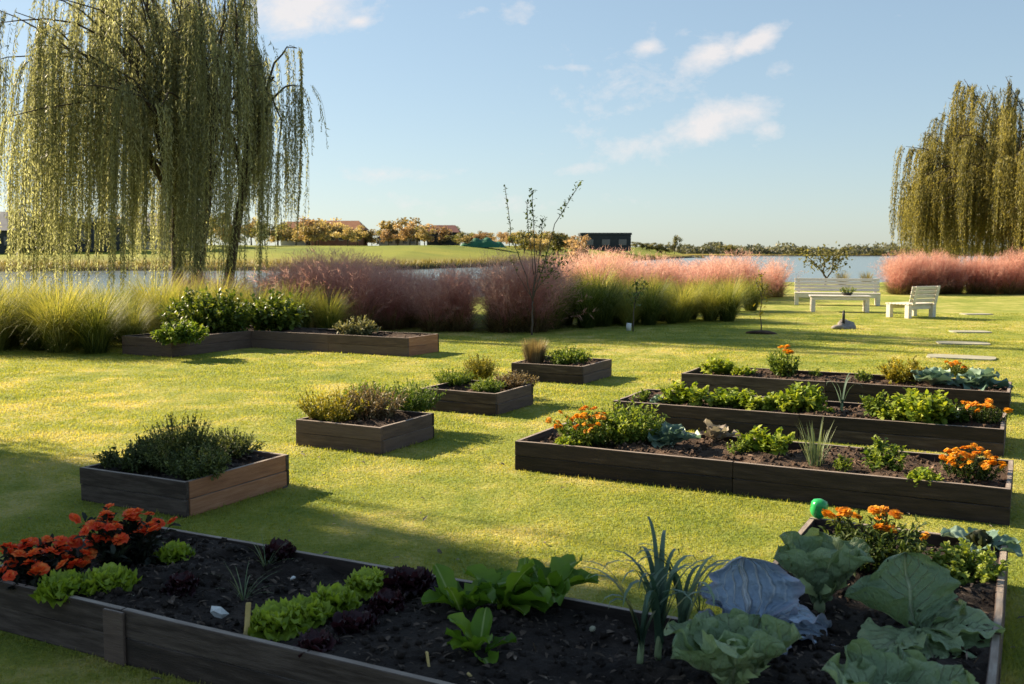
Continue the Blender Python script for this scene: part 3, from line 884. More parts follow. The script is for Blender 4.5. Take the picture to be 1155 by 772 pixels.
# ------------------------------------------------------------------ plants in the beds
def leafpart(fn, name, mat):
    mb = MB(); fn(mb); return mb.mesh(name, mat)


def lettuce_mesh(seed, mat, n=40, L=.115, name='lettuce'):
    g = np.random.default_rng(seed); mb = MB()
    for k in range(n):
        f = k / n
        bigleaf(mb, (0, 0, .004 + .02 * (1 - f)), k * 2.4 + g.normal(0, .2), 1.4 - .95 * f + g.normal(0, .12), .7 + g.uniform(0, .7), L * (.62 + .45 * f) * g.uniform(.85, 1.1), L * g.uniform(.95, 1.2),
                .10, .22, 12, 'lettuce', 18, 12, np.clip(.75 - .45 * f + g.normal(0, .12), 0, 1), g, .05)
    return mb.mesh(name, mat)


LET = [lettuce_mesh(51 + k, M['lettuce']) for k in range(3)]
RLET = [lettuce_mesh(61 + k, M['red_lettuce'], 24, .10, 'red_lettuce') for k in range(2)]


def on_bed(px, py, bed, z=None):
    return pt(px, py, bed.zs if z is None else z)


def put(name, me, px, py, bed, label, cat, s=1.0, group=None, rz=None, dz=-.004):
    p = on_bed(px, py, bed)
    o = link(name, me, None, (p[0], p[1], p[2] + dz), (0, 0, gg.uniform(0, 6.28) if rz is None else rz), (s, s, s) if not isinstance(s, tuple) else s)
    return tag(o, label, cat, group)


for j, (px, py, s, lab) in enumerate((
        (72, 676, 1.0, 'bright green frilly lettuce in front of the left red flowers, left of a pair'),
        (122, 668, 1.02, 'bright green frilly lettuce in front of the red flowers, right of a pair'),
        (197, 634, .80, 'small bright green frilly lettuce beside the taller red flower, against the back board'),
        (312, 714, 1.0, 'bright green frilly lettuce beside the yellow stake, nearest of a slanting row of four'),
        (343, 704, .92, 'bright green frilly lettuce, second from the yellow stake in a slanting row of four'),
        (376, 690, .92, 'bright green frilly lettuce, third from the yellow stake in a slanting row of four'),
        (414, 668, .86, 'bright green frilly lettuce farthest from the yellow stake, next to the dark red lettuces'))):
    put('lettuce', LET[j % 3], px, py, bedF, lab, 'lettuce', s, 'bright green lettuces in the near bed')
for j, (px, py, s, lab) in enumerate((
        (315, 632, .95, 'dark red lettuce by the back board, alone left of the green row'),
        (462, 668, 1.1, 'large dark red lettuce right of the far end of the green lettuce row'),
        (436, 694, .95, 'dark red lettuce in the gap in front of the large dark red one'),
        (402, 716, .9, 'dark red lettuce right of the second green lettuce, towards the front board'),
        (205, 668, .8, 'small dark red lettuce behind the white stone'),
        (356, 738, .8, 'dark red lettuce nearest the front board'))):
    put('red_lettuce', RLET[j % 2], px, py, bedF, lab, 'lettuce', s, 'dark red lettuces in the near bed')


# --- red flowering plants
def flower_mesh(seed, mat, r=.022, layers=((10, .15, 1.0), (8, .6, .8), (6, 1.0, .55)), name='flower'):
    g = np.random.default_rng(seed); mb = MB()
    for (n, el, k) in layers:
        az = np.arange(n) * 6.283 / n + g.uniform(0, 1); e = el + g.normal(0, .12, n)
        D = np.stack([np.cos(az) * np.cos(e), np.sin(az) * np.cos(e), np.sin(e)], 1)
        leaves(mb, D * .15 * r, D, r * k * g.uniform(.85, 1.1, n), r * .75 * k, 'petal', (0, 0, 1), np.clip(g.normal(.35 + .3 * el, .2, n), 0, 1), g)
    return mb.mesh(name, mat)


RFL = [flower_mesh(71 + k, M['red_petal'], .024, name='red_flower') for k in range(3)]
OFL = [flower_mesh(75 + k, M['orange_petal'], .026, ((14, .1, 1), (12, .5, .85), (9, .9, .6), (5, 1.3, .4)), 'orange_flower') for k in range(3)]


def flowering(name, label, px, py, bed, foliage, tips, nfl, flmeshes, fmat, s=1.0, group=None, seed=0, fs=1.0, hmin=.0, spread=.0, ffilter=None, cat='flower'):
    g = np.random.default_rng(seed)
    p = on_bed(px, py, bed)
    t = thing(name, label, cat, (p[0], p[1], p[2] - .004), 0, group, s)
    link('foliage', foliage, t)
    tp = tips[ffilter(tips)] if ffilter is not None else tips
    order = np.argsort(-tp[:, 2] + g.normal(0, .03, len(tp)))[:nfl]
    for q, k in enumerate(order):
        pp = tp[k] + np.array([g.normal(0, spread), g.normal(0, spread), .012])
        outw = math.atan2(pp[1], pp[0]); rr = min(.8, np.hypot(pp[0], pp[1]) * 3.5)
        f = fs * g.uniform(.8, 1.15)
        link('flower', flmeshes[q % len(flmeshes)], t, pp, (-math.sin(outw) * -rr * 0 + rr * -math.sin(outw), rr * math.cos(outw), g.uniform(0, 6)), (f, f, f))
    return t


mbA, tA = shoots(81, .19, .17, 46, 12, .07, .03, 'fold', .8, .1, .004, .35, (.1, .6))
mbB, tB = shoots(82, .15, .25, 42, 14, .075, .032, 'fold', .8, .1, .004, .35, (.1, .6))
fA, fB = mbA.mesh('red_flower_foliage', M['dark_leaf']), mbB.mesh('red_flower_foliage', M['dark_leaf'])
flowering('red_flower_plant', 'low spreading plant with many red-orange flowers at the left end of the near bed', 48, 657, bedF, fA, tA, 42, RFL, None, 1.0, 'red flowering plants', 1, 1.15, spread=.015)
flowering('red_flower_plant', 'taller dark-leaved plant crowned with red-orange flowers behind the lettuces', 143, 640, bedF, fB, tB, 40, RFL, None, 1.05, 'red flowering plants', 2, 1.15, spread=.015)


# --- romaine / chard with pale ribs
def romaine(label, px, py, nleaf, L, seed, elev=1.25, s=1.0, W=.45, name='leafy_green'):
    g = np.random.default_rng(seed); p = on_bed(px, py, bedF)
    t = thing(name, label, 'leafy green', (p[0], p[1], p[2] - .005), 0, 'upright leafy greens', s)
    for k in range(nleaf):
        f = k / nleaf
        mb = MB()
        bigleaf(mb, (g.normal(0, .012), g.normal(0, .012), 0), g.uniform(0, 6.28), elev - .65 * f + g.normal(0, .12), .5 + .9 * g.uniform(), L * g.uniform(.7, 1.1), L * W * g.uniform(.9, 1.2), .08, .28, 6, 'spoon' if g.uniform() < .6 else 'tongue', 8, 12, g.uniform(.1, .9), g, .03)
        link('leaf', mb.mesh('leaf', M['romaine']), t)
    return t


romaine('pale green upright leafy plant nearest the front board, left of the bare soil', 535, 742, 9, .17, 91)
romaine('leafy plant with broad pale-ribbed leaves behind the nearest leafy green', 522, 694, 10, .22, 92)
romaine('leafy plant with tall glossy leaves in the middle of the leafy green clump', 566, 690, 10, .24, 93)
romaine('leafy plant with one broad dark green leaf leaning over the back board', 618, 680, 10, .25, 94, 1.2, 1.0, .5)
romaine('small leafy plant tucked between the taller leafy greens and the back board', 590, 668, 7, .18, 95)


# --- leeks
def leek(label, px, py, bed, n, L, seed, s=1.0, group=None, W=.04):
    g = np.random.default_rng(seed); p = on_bed(px, py, bed)
    t = thing('leek', label, 'leek', (p[0], p[1], p[2] - .01), 0, group, s)
    st = MB(); tube(st, [[0, 0, 0], [0, 0, .03], [.003, 0, .07], [.005, .002, .11]], [.015, .015, .014, .010], 8, .5)
    link('stem', st.mesh('stem', M['leek_stem']), t)
    for k in range(n):
        mb = MB()
        az = (k % 2) * 3.14 + g.normal(0, .7) + .3
        pw = g.uniform(2.5, 4)
        blades(mb, [[0.004, 0, .05 + .007 * k]], [az], [.10 + .25 * g.uniform()], [g.uniform(1.2, 3.3)], [L * g.uniform(.7, 1.15)], [W * g.uniform(.6, 1.0)], 10, [g.uniform(.1, .9)], 0, pw, lambda x: (1 - x) ** .5 * 1.0 + .02)
        link('leaf', mb.mesh('leaf', M['leek']), t)
    return t


leek('tall blue-green leek with folded strap leaves, left of the blue cabbage', 742, 742, bedF, 18, .50, 101, .85, 'leeks')
leek('slender blue-green leek just right of the tall leek', 768, 728, bedF, 14, .48, 102, .78, 'leeks')
leek('drooping small leek whose leaves lie over the bare soil by the tall leek', 722, 748, bedF, 12, .46, 103, .8, 'leeks')
leek('thin upright leek in the middle long bed', 949, 466, bedC2, 7, .42, 104, .9, 'leeks', .022)


# --- cabbages
def cabbage(label, px, py, bed, spec, seed, mat, headmat=None, head=.0, s=1.0, rz=0.0, name='cabbage', group=None, ruffle=.05, headz=.06, prof='round', nin=0, inL=.16, fan=0):
    """spec: list of (azimuth deg, elevation deg, curl, length, width, cup)"""
    g = np.random.default_rng(seed); p = on_bed(px, py, bed)
    t = thing(name, label, 'cabbage', (p[0], p[1], p[2] - .006), rz, group, s)
    for (az, el, cu, L, W, cup) in spec:
        mb = MB(); bigleaf(mb, (0.02 * math.cos(R(az)), .02 * math.sin(R(az)), .022), R(az), R(el), cu, L, W, ruffle, cup, 5, prof, 30, 34, g.uniform(.2, .8), g, .03, g.normal(0, .06), True, fan)
        link('leaf', mb.mesh('leaf', mat), t)
    if nin:
        mb = MB()
        for k in range(nin):
            f = k / nin
            bigleaf(mb, (0, 0, .018), k * 2.4 + g.normal(0, .2), R(82 - 25 * f), -.5 + .5 * f, inL * g.uniform(.8, 1.05), inL * g.uniform(.8, 1.0), ruffle * 1.3, .55, 6, prof, 12, 12, np.clip(.9 - .5 * f, 0, 1), g, .02)
        link('heart', mb.mesh('heart', headmat or mat), t)
    if head:
        mb = MB()
        for k in range(9):
            bigleaf(mb, (0, 0, .02), k * 2.4, R(40), -2.5, head * 2.5, head * 2.1, .03, .9, 5, prof, 10, 12, g.uniform(.3, .9), g, .01)
        link('head', mb.mesh('head', headmat or mat), t)
    tube_ = MB(); tube(tube_, [[0, 0, -.02], [0, 0, .01], [0, 0, .03]], [.022, .02, .018], 7, .7)
    link('stem', tube_.mesh('stem', M['leek_stem']), t)
    return t


# big open cabbage (right), blue cabbage, and the cupped green ones
cabbage('big flat-open green cabbage with one huge round leaf raised at the back', 1036, 716, bedF,
        [(92, 60, -.1, .31, .37, .10), (-12, 16, .5, .30, .27, .10), (168, 34, .3, .30, .22, .45), (-55, 5, .5, .30, .26, .1), (215, 6, .5, .30, .27, .1), (262, 2, .4, .27, .24, .1), (30, 30, .5, .24, .2, .2)], 111, M['cabbage'], None, 0, .92, name='cabbage', group='cabbages in the near bed')
cabbage('blue-grey red cabbage with a fan-shaped leaf standing up', 850, 716, bedF,
        [(103, 66, -.2, .27, .40, .22), (140, 40, .6, .24, .24, .2), (12, 30, 1.3, .30, .26, .1), (-15, 12, .9, .28, .25, .1), (200, 14, .8, .27, .24, .1), (265, 10, .8, .24, .22, .1), (55, 20, .8, .26, .24, .1)], 112, M['red_cabbage'], None, 0, .98, group='cabbages in the near bed', ruffle=.06, fan=4.5)
cabbage('cupped green cabbage between the marigold bush and the blue cabbage', 924, 684, bedF,
        [(a, 62 + 6 * math.sin(a), .35, .25, .19, .35) for a in (10, 75, 140, 200, 265, 320)], 113, M['cabbage'], M['cabbage_head'], 0, 1.15, group='cabbages in the near bed', nin=7, ruffle=.07)
cabbage('pale ruffled green cabbage at the bottom edge in front of the blue cabbage', 826, 782, bedF,
        [(a, 52 + 8 * math.sin(a), .35, .24, .2, .3) for a in (0, 55, 100, 150, 205, 260, 310)], 114, M['cabbage'], M['cabbage_head'], 0, 1.1, group='cabbages in the near bed', nin=9, ruffle=.08)
cabbage('green cabbage cut by the bottom edge in front of the flat-open cabbage', 1012, 838, bedF,
        [(a, 45 + 10 * math.sin(a), .4, .27, .23, .25) for a in (15, 70, 115, 165, 220, 280, 330)], 115, M['cabbage'], M['cabbage_head'], 0, 1.0, group='cabbages in the near bed', nin=8, ruffle=.08)
cabbage('dark sprawling cabbage at the far right corner of the near bed', 1106, 622, bedF,
        [(10, 20, .7, .22, .17, .2), (60, 35, .9, .2, .16, .2), (150, 35, .8, .2, .16, .2), (230, 20, .6, .2, .16, .2), (320, 15, .6, .2, .16, .2)], 116, M['blue_cabbage'], M['dark_leaf'], 0, .85, group='cabbages in the near bed', nin=5, inL=.12)

# marigold bush and small herb in the near bed
mM, tM = shoots(121, .26, .24, 90, 16, .06, .02, 'fold', .9, .15, .003, .4, (.1, .8))
fM = mM.mesh('marigold_foliage', M['marigold_leaf'])
flowering('marigold', 'large bushy marigold with orange flowers behind the cabbages of the near bed', 985, 640, bedF, fM, tM, 17, OFL, None, 1.0, 'marigolds', 3, 1.05, spread=.02, ffilter=lambda T: (T[:, 1] > -.02))
mH, _ = shoots(122, .17, .15, 60, 14, .04, .026, 'round', .9, .15, .003, .4, (.3, .9))
put('herb', mH.mesh('herb', M['herb_green']), 1092, 652, bedF, 'small round-leaved green herb at the right board beside the flat-open cabbage', 'herb', 1.0, 'small herbs in the beds')
g0 = np.random.default_rng(3)
ch = MB(); n = 16
az = g0.uniform(0, 6.28, n)
blades(ch, np.stack([np.cos(az) * .01, np.sin(az) * .01, 0 * az], 1), az, g0.uniform(.2, .9, n), g0.uniform(.3, 1.2, n), g0.uniform(.14, .3, n), .006, 6, g0.uniform(.2, .9, n))
CHV = ch.mesh('onion_leaves', M['chive'])
put('spring_onion', CHV, 275, 676, bedF, 'sparse grassy onion plant left of the yellow stake', 'onion plant', .8, 'onion plants')
put('spring_onion', CHV, 300, 640, bedF, 'thin straggling onion leaves by the back board near the lone red lettuce', 'onion plant', .8, 'onion plants')
put('spring_onion', CHV, 790, 690, bedF, 'thin wispy onion leaves between the leeks and the blue cabbage', 'onion plant', .9, 'onion plants')

# --- long bed 1
mG, tG = shoots(131, .24, .24, 90, 18, .05, .018, 'fold', .9, .1, .003, .45, (.2, .9))
fG = mG.mesh('marigold_foliage', M['herb_green'])
flowering('marigold', 'broad marigold clump with yellow-orange flowers at the left end of the nearest long bed', 662, 500, bedC1, fG, tG, 52, OFL, None, 1.05, 'marigolds', 4, .72, spread=.035, ffilter=lambda T: T[:, 0] < .12)
mK, _ = shoots(132, .23, .29, 110, 18, .05, .024, 'fold', .9, .1, .003, .4, (.1, .9))
SHB = mK.mesh('bushy_herb', M['herb_green'])
put('bushy_herb', SHB, 712, 500, bedC1, 'thick dark green bushy herb right of the marigolds in the nearest long bed', 'herb', 1.1, 'bushy herbs')


def rosette(seed, mat, n=13, L=.18, name='cabbage', elev=58, W=.8, ruffle=.09, cup=.18):
    g = np.random.default_rng(seed); mb = MB()
    for k in range(n):
        f = k / n
        bigleaf(mb, (0, 0, .012), k * 2.4 + g.normal(0, .25), R(80 - elev * 1.15 * f + g.normal(0, 7)), .5 + .5 * g.uniform(), L * (.75 + .4 * f) * g.uniform(.85, 1.1), L * W * g.uniform(.85, 1.15), ruffle, cup, 5, 'round', 8, 10, g.uniform(.1, .95), g, .02)
    tube(mb, [[0, 0, 0], [0, 0, .01], [0, 0, .025]], [.015, .015, .012], 6, .9)
    return mb.mesh(name, mat)


BCB = [rosette(141 + k, M['blue_cabbage']) for k in range(3)]
put('cabbage', BCB[0], 757, 505, bedC1, 'blue-green cabbage beside the dark bushy herb in the nearest long bed', 'cabbage', 1.2, 'blue-green cabbages')
put('cabbage', rosette(145, M['dry_leaf'], 7, .16, 'cabbage', 40, .7), 806, 500, bedC1, 'withered purplish-brown cabbage in the nearest long bed', 'cabbage', 1.2, 'blue-green cabbages')
mL, _ = shoots(133, .16, .13, 46, 12, .05, .034, 'round', .9, .1, .003, .4, (.3, 1))
LGT = [mL.mesh('light_herb', M['herb_light']), shoots(134, .16, .12, 46, 12, .055, .036, 'round', .9, .1, .003, .4, (.2, .9))[0].mesh('light_herb', M['herb_light'])]
put('leaf_lettuce', LGT[0], 865, 510, bedC1, 'bright green leafy salad in the middle of the nearest long bed', 'lettuce', 1.3, 'light green salads')
chb = MB(); n = 70; az = g0.uniform(0, 6.28, n); rr = .05 * np.sqrt(g0.uniform(0, 1, n))
blades(chb, np.stack([np.cos(az) * rr, np.sin(az) * rr, 0 * az], 1), az, np.abs(g0.normal(.1, .2, n)), g0.uniform(0, .7, n), g0.uniform(.12, .3, n), .007, 5, g0.uniform(.1, 1, n))
put('chives', chb.mesh('chives', M['chive']), 920, 524, bedC1, 'upright grey-green tuft of chives in the nearest long bed', 'herb', 1.15)
mN, _ = shoots(135, .12, .17, 34, 12, .045, .026, 'fold', .9, .2, .003, .4, (.1, .9))
put('bushy_herb', mN.mesh('bushy_herb', M['herb_green']), 995, 531, bedC1, 'loose green herb between the chives and the right marigold', 'herb', 1.3, 'bushy herbs')
put('leaf_lettuce', LGT[1], 1042, 546, bedC1, 'tiny yellow-green seedling beside the right marigold of the nearest long bed', 'lettuce', .75, 'light green salads')
mO, tO = shoots(136, .17, .17, 60, 12, .04, .014, 'fold', .9, .15, .003, .4, (.0, .7))
fO = mO.mesh('marigold_foliage', M['marigold_leaf'])
flowering('marigold', 'deep orange marigold packed with flowers at the right end of the nearest long bed', 1092, 540, bedC1, fO, tO, 52, OFL, None, 1.15, 'marigolds', 5, .72, spread=.02)

# --- small fillers between the larger plants
for j, (px, py, b_, me_, s_, nm_, lab) in enumerate((
        (832, 512, bedC1, 'g', .7, 'seedling', 'small green seedling between the withered cabbage and the bright salad'),
        (950, 530, bedC1, 'g', .6, 'seedling', 'small green seedling right of the chives in the nearest long bed'),
        (640, 505, bedC1, 'l', .7, 'seedling', 'pale green seedling at the front left of the marigold clump'),
        (725, 452, bedC2, 'g', .7, 'seedling', 'tiny green seedling at the far left end of the middle long bed'),
        (1012, 474, bedC2, 'l', 1.1, 'seedling', 'pale seedling left of the large yellow-green leafy plant'),
        (930, 468, bedC2, 'l', .6, 'seedling', 'tiny pale seedling just left of the thin leek'),
        (838, 424, bedC3, 'l', .9, 'seedling', 'pale seedling right of the light salad of the farthest long bed'),
        (920, 427, bedC3, 'g', .7, 'seedling', 'small green seedling right of the bush with the single bloom'),
        (975, 430, bedC3, 'g', .8, 'seedling', 'small green seedling left of the yellow-green herb, farthest long bed'))):
    put(nm_, (mN.mesh('seedling', M['herb_green']) if me_ == 'g' else LGT[1]), px, py, b_, lab, 'seedling', s_, 'seedlings in the long beds')

# --- long bed 2
put('cabbage', BCB[1], 742, 456, bedC2, 'small blue-green cabbage seedling at the left end of the middle long bed', 'cabbage', .55, 'blue-green cabbages')
put('leaf_lettuce', LGT[0], 772, 456, bedC2, 'bright green leafy salad near the left end of the middle long bed', 'lettuce', 1.55, 'light green salads')
put('leaf_lettuce', LGT[1], 822, 458, bedC2, 'low flat light green salad, left of the leafy pair in the middle long bed', 'lettuce', (1.55, 1.55, 1.25), 'light green salads')
put('leaf_lettuce', LGT[0], 850, 461, bedC2, 'low flat light green salad at the centre of the middle long bed', 'lettuce', (1.5, 1.5, 1.2), 'light green salads')
put('leaf_lettuce', LGT[1], 905, 464, bedC2, 'taller bright salad left of the thin leek in the middle long bed', 'lettuce', (1.5, 1.5, 1.9), 'light green salads')
put('leaf_lettuce', LGT[0], 880, 464, bedC2, 'small light salad between the low ones and the taller bright one', 'lettuce', 1.1, 'light green salads')
put('bushy_herb', mN.mesh('bushy_herb', M['herb_green']), 990, 470, bedC2, 'loose green herb right of the thin leek in the middle long bed', 'herb', 1.35, 'bushy herbs')
mQ, _ = shoots(137, .23, .30, 70, 14, .08, .05, 'round', .9, .1, .004, .4, (.2, 1))
put('leafy_green', mQ.mesh('leafy_green', M['herb_light']), 1040, 478, bedC2, 'large bright yellow-green leafy plant overhanging the front of the middle long bed', 'leafy green', 1.0)
mQ2, _ = shoots(138, .13, .16, 40, 12, .06, .036, 'round', .9, .1, .003, .4, (.0, .6))
put('bushy_herb', mQ2.mesh('bushy_herb', M['shrub']), 1072, 478, bedC2, 'dark green herb between the large leafy plant and the marigold', 'herb', 1.2, 'bushy herbs')
flowering('marigold', 'small rust-orange marigold at the right end of the middle long bed', 1110, 478, bedC2, fO, tO, 18, OFL, None, 1.1, 'marigolds', 6, .9, spread=.03)

# --- long bed 3
put('leaf_lettuce', LGT[0], 808, 421, bedC3, 'light green salad at the left end of the farthest long bed', 'lettuce', (1.6, 1.6, 1.35), 'light green salads')
mR, tR = shoots(139, .17, .27, 60, 14, .055, .026, 'fold', .9, .1, .003, .4, (.1, .9))
flowering('marigold', 'green marigold bush with a single orange bloom on top in the farthest long bed', 884, 424, bedC3, mR.mesh('marigold_foliage', M['herb_green']), tR, 4, OFL, None, 1.2, 'marigolds', 7, 1.5, spread=.02, ffilter=lambda T: T[:, 0] > -.02)
mS, _ = shoots(140, .18, .22, 70, 14, .05, .026, 'fold', .9, .1, .003, .4, (.3, 1))
put('bushy_herb', mS.mesh('bushy_herb', M['herb_yellow']), 1017, 431, bedC3, 'yellow-green bushy herb left of the cabbages in the farthest long bed', 'herb', 1.3, 'bushy herbs')
put('cabbage', rosette(151, M['blue_cabbage'], 12, .24), 1052, 436, bedC3, 'big blue-green cabbage beside the yellow-green herb of the farthest long bed', 'cabbage', 1.15, 'blue-green cabbages')
put('cabbage', rosette(152, M['blue_cabbage'], 13, .26, elev=70, ruffle=.1), 1104, 438, bedC3, 'large pale cabbage with leaves hanging over the front corner of the farthest long bed', 'cabbage', 1.15, 'blue-green cabbages')
flowering('marigold', 'orange marigold behind the two cabbages of the farthest long bed', 1078, 424, bedC3, fO, tO, 12, OFL, None, 1.0, 'marigolds', 8, 1.0, spread=.03)

# --- square beds
def needles(seed, Rr, H, ns, nl, L=.026, W=.004, mat='herb_dark', flop=.5, name='herb', spread=.8, tone=(.2, .8)):
    mb, _ = shoots(seed, Rr, H, ns, nl, L, W, 'diamond', spread, .05, .0025, flop, tone, 1.0, .55)
    return mb.mesh(name, M[mat])


put('rosemary', shoots(161, .30, .37, 240, 26, .034, .013, 'fold', .9, .05, .0025, .62, (.1, .9))[0].mesh('rosemary', M['herb_dark']), 205, 526, bedB1, 'tall dark bushy herb in the middle of the nearest square bed', 'herb', 1.0)
put('thyme', shoots(162, .22, .17, 130, 20, .032, .017, 'fold', .9, .05, .0025, .45, (.1, .9))[0].mesh('thyme', M['herb_dark']), 150, 528, bedB1, 'low dark herb at the left corner of the nearest square bed', 'herb', 1.0, 'low dark herbs')
put('thyme', shoots(163, .24, .20, 130, 20, .032, .017, 'fold', .9, .05, .0025, .45, (.1, .9))[0].mesh('thyme', M['herb_dark']), 258, 515, bedB1, 'low dark herb spreading to the right corner of the nearest square bed', 'herb', 1.0, 'low dark herbs')
put('thyme', shoots(164, .22, .22, 130, 20, .032, .017, 'fold', .9, .05, .0025, .45, (.1, .9))[0].mesh('thyme', M['herb_dark']), 222, 540, bedB1, 'dense dark herb at the near corner of the nearest square bed', 'herb', 1.0, 'low dark herbs')
put('thyme', shoots(165, .18, .14, 130, 20, .032, .017, 'fold', .9, .05, .0025, .45, (.1, .9))[0].mesh('thyme', M['herb_dark']), 180, 510, bedB1, 'low dark herb at the back corner of the nearest square bed', 'herb', 1.0, 'low dark herbs')

g2 = lambda seed, Rr, H, mat, nm, tone=(.2, .9), L=.035, W=.017: shoots(seed, Rr, H, 120, 18, L, W, 'fold', .9, .1, .0025, .4, tone)[0].mesh(nm, M[mat])
put('oregano', g2(171, .26, .24, 'herb_yellow', 'oregano', (.1, .7)), 375, 474, bedB2, 'pale yellow-green herb mound at the left of the second square bed', 'herb', 1.18, 'herbs of the second square bed')
put('oregano', g2(172, .24, .27, 'herb_rust', 'oregano', (.1, .8)), 420, 472, bedB2, 'dry rusty herb in the middle of the second square bed', 'herb', 1.18, 'herbs of the second square bed')
put('oregano', g2(173, .24, .24, 'herb_green', 'oregano', (.0, .6)), 465, 464, bedB2, 'dark green herb at the right of the second square bed', 'herb', 1.18, 'herbs of the second square bed')
put('oregano', g2(174, .22, .22, 'herb_light', 'oregano', (.0, .6)), 415, 460, bedB2, 'light green herb at the back of the second square bed', 'herb', 1.18, 'herbs of the second square bed')
put('sage', g2(175, .22, .30, 'herb_yellow', 'sage', (.1, .7)), 542, 428, bedB3, 'yellowish twiggy herb standing tallest in the third square bed', 'herb', 1.0, 'herbs of the third square bed')
put('sage', g2(176, .24, .18, 'herb_green', 'sage', (.2, .9)), 512, 434, bedB3, 'green low herb at the left of the third square bed', 'herb', 1.0, 'herbs of the third square bed')
put('sage', g2(177, .20, .15, 'herb_green', 'sage', (.0, .7)), 550, 442, bedB3, 'green herb trailing over the near corner of the third square bed', 'herb', (1, 1, .9), 'herbs of the third square bed')
put('sage', g2(178, .27, .16, 'herb_rust', 'sage', (.0, .6)), 582, 436, bedB3, 'brownish herb spilling over the right edge of the third square bed', 'herb', 1.0, 'herbs of the third square bed')
gt = np.random.default_rng(8); tf = MB(); n = 900; az = gt.uniform(0, 6.28, n); rr = .13 * np.sqrt(gt.uniform(0, 1, n))
blades(tf, np.stack([np.cos(az) * rr, np.sin(az) * rr, 0 * az], 1), az, np.abs(gt.normal(.1, .12, n)), gt.uniform(0, .7, n), gt.uniform(.2, .34, n), .007, 4, gt.uniform(.0, .9, n))
put('grass_tuft', tf.mesh('grass_tuft', M['herb_rust']), 603, 409, bedB4, 'upright rounded brown-green tuft in the small far square bed', 'herb', 1.0)
put('mint', g2(179, .28, .22, 'herb_green', 'mint', (.2, .9), .05, .03), 642, 411, bedB4, 'bright green spreading herb right of the tuft in the small far square bed', 'herb', 1.0)

# --- far L-shaped bed
def shrub(label, px, py, bed, Rr, H, seed, mat, L=.10, W=.06, ns=90, nl=18, s=1.0, name='shrub', group='shrubs of the far bed'):
    mb, _ = shoots(seed, Rr, H, ns, nl, L, W, 'fold', .9, .12, .006, .5, (.1, .9))
    return put(name, mb.mesh(name, M[mat]), px, py, bed, label, 'shrub', s, group)


shrub('rounded light green shrub at the left end of the far L-shaped bed', 205, 386, bedZ, .42, .34, 181, 'herb_green', .09, .055)
shrub('tall leafy shrub in the back left corner of the far L-shaped bed', 225, 374, bedZ, .62, .75, 182, 'shrub', .12, .07, 130)
shrub('broad leafy green shrub left of the dark one in the far bed', 258, 375, bedZ, .5, .72, 183, 'shrub', .12, .07, 110)
shrub('dark broad-leaved shrub behind the inner corner of the far L-shaped bed', 310, 373, bedZ, .52, .70, 184, 'shrub', .13, .085, 110)
shrub('pale bushy plant in the right half of the far L-shaped bed', 402, 378, bedZ, .36, .30, 185, 'herb_grey', .07, .035, 100)


# ------------------------------------------------------------------ small things in the near bed
def rock_mesh(seed, size, mat, sub=3, amp=.25, name='rock'):
    bm = bmesh.new(); bmesh.ops.create_icosphere(bm, subdivisions=sub, radius=1)
    g = np.random.default_rng(seed); dirs = rvec(g, 10); am = g.uniform(.4, 1, 10)
    for v in bm.verts:
        d = np.array(v.co); k = 1 - amp * sum(a * max(0, float(d @ q) - .55) for a, q in zip(am, dirs)) + amp * .08 * math.sin(d[0] * 9) * math.sin(d[1] * 8 + 1) * math.sin(d[2] * 7)
        v.co = Vector(d * k * np.array(size))
    me = bpy.data.meshes.new(name); bm.to_mesh(me); bm.free(); me.materials.append(mat)
    for p in me.polygons: p.use_smooth = sub > 1
    return me


p = on_bed(245, 697, bedF)
tag(link('stone', rock_mesh(5, (.05, .028, .032), M['white_stone'], 1, .9), None, (p[0], p[1], p[2] + .02), (.3, .5, .4)), 'angular white stone lying on the dark soil beside the yellow stake', 'stone')
for (px, py, s, lab) in ((150, 676, .5, 'pale grey pebble behind the front board, right of the lettuce pair'), (330, 654, .35, 'small white pebble in the soil behind the green lettuce row'), (487, 664, .45, 'pale stone against the back board by the large dark red lettuce'), (668, 712, .5, 'pale stone on the bare soil left of the leeks')):
    p = on_bed(px, py, bedF)
    tag(link('pebble', rock_mesh(int(px), (.04, .032, .026), M['white_stone'] if s < .4 else M['slab'], 2, .5, 'pebble'), None, (p[0], p[1], p[2] + .008), (.2, .3, px), (s, s, s)), lab, 'pebble', 'pebbles in the near bed')


def stake(px, py, L, tilt, az, lab, w=.014):
    p = on_bed(px, py, bedF)
    me = board_mesh(L, w, .007, [M['stake'], M['stake']], np.random.default_rng(int(px)))
    o = link('plant_label', me, None, (p[0], p[1], p[2] - .03), (0, -math.pi / 2 + tilt, az))
    return tag(o, lab, 'plant label', 'wooden plant labels')


stake(279, 722, .17, .10, .5, 'yellow wooden stake at the near end of the green lettuce row', .02)
stake(486, 762, .11, .25, 2.2, 'short pale wooden stake by the front board below the red lettuces')
stake(548, 768, .10, -.7, .6, 'slanting thin wooden stake at the bottom edge by the leafy greens', .010)

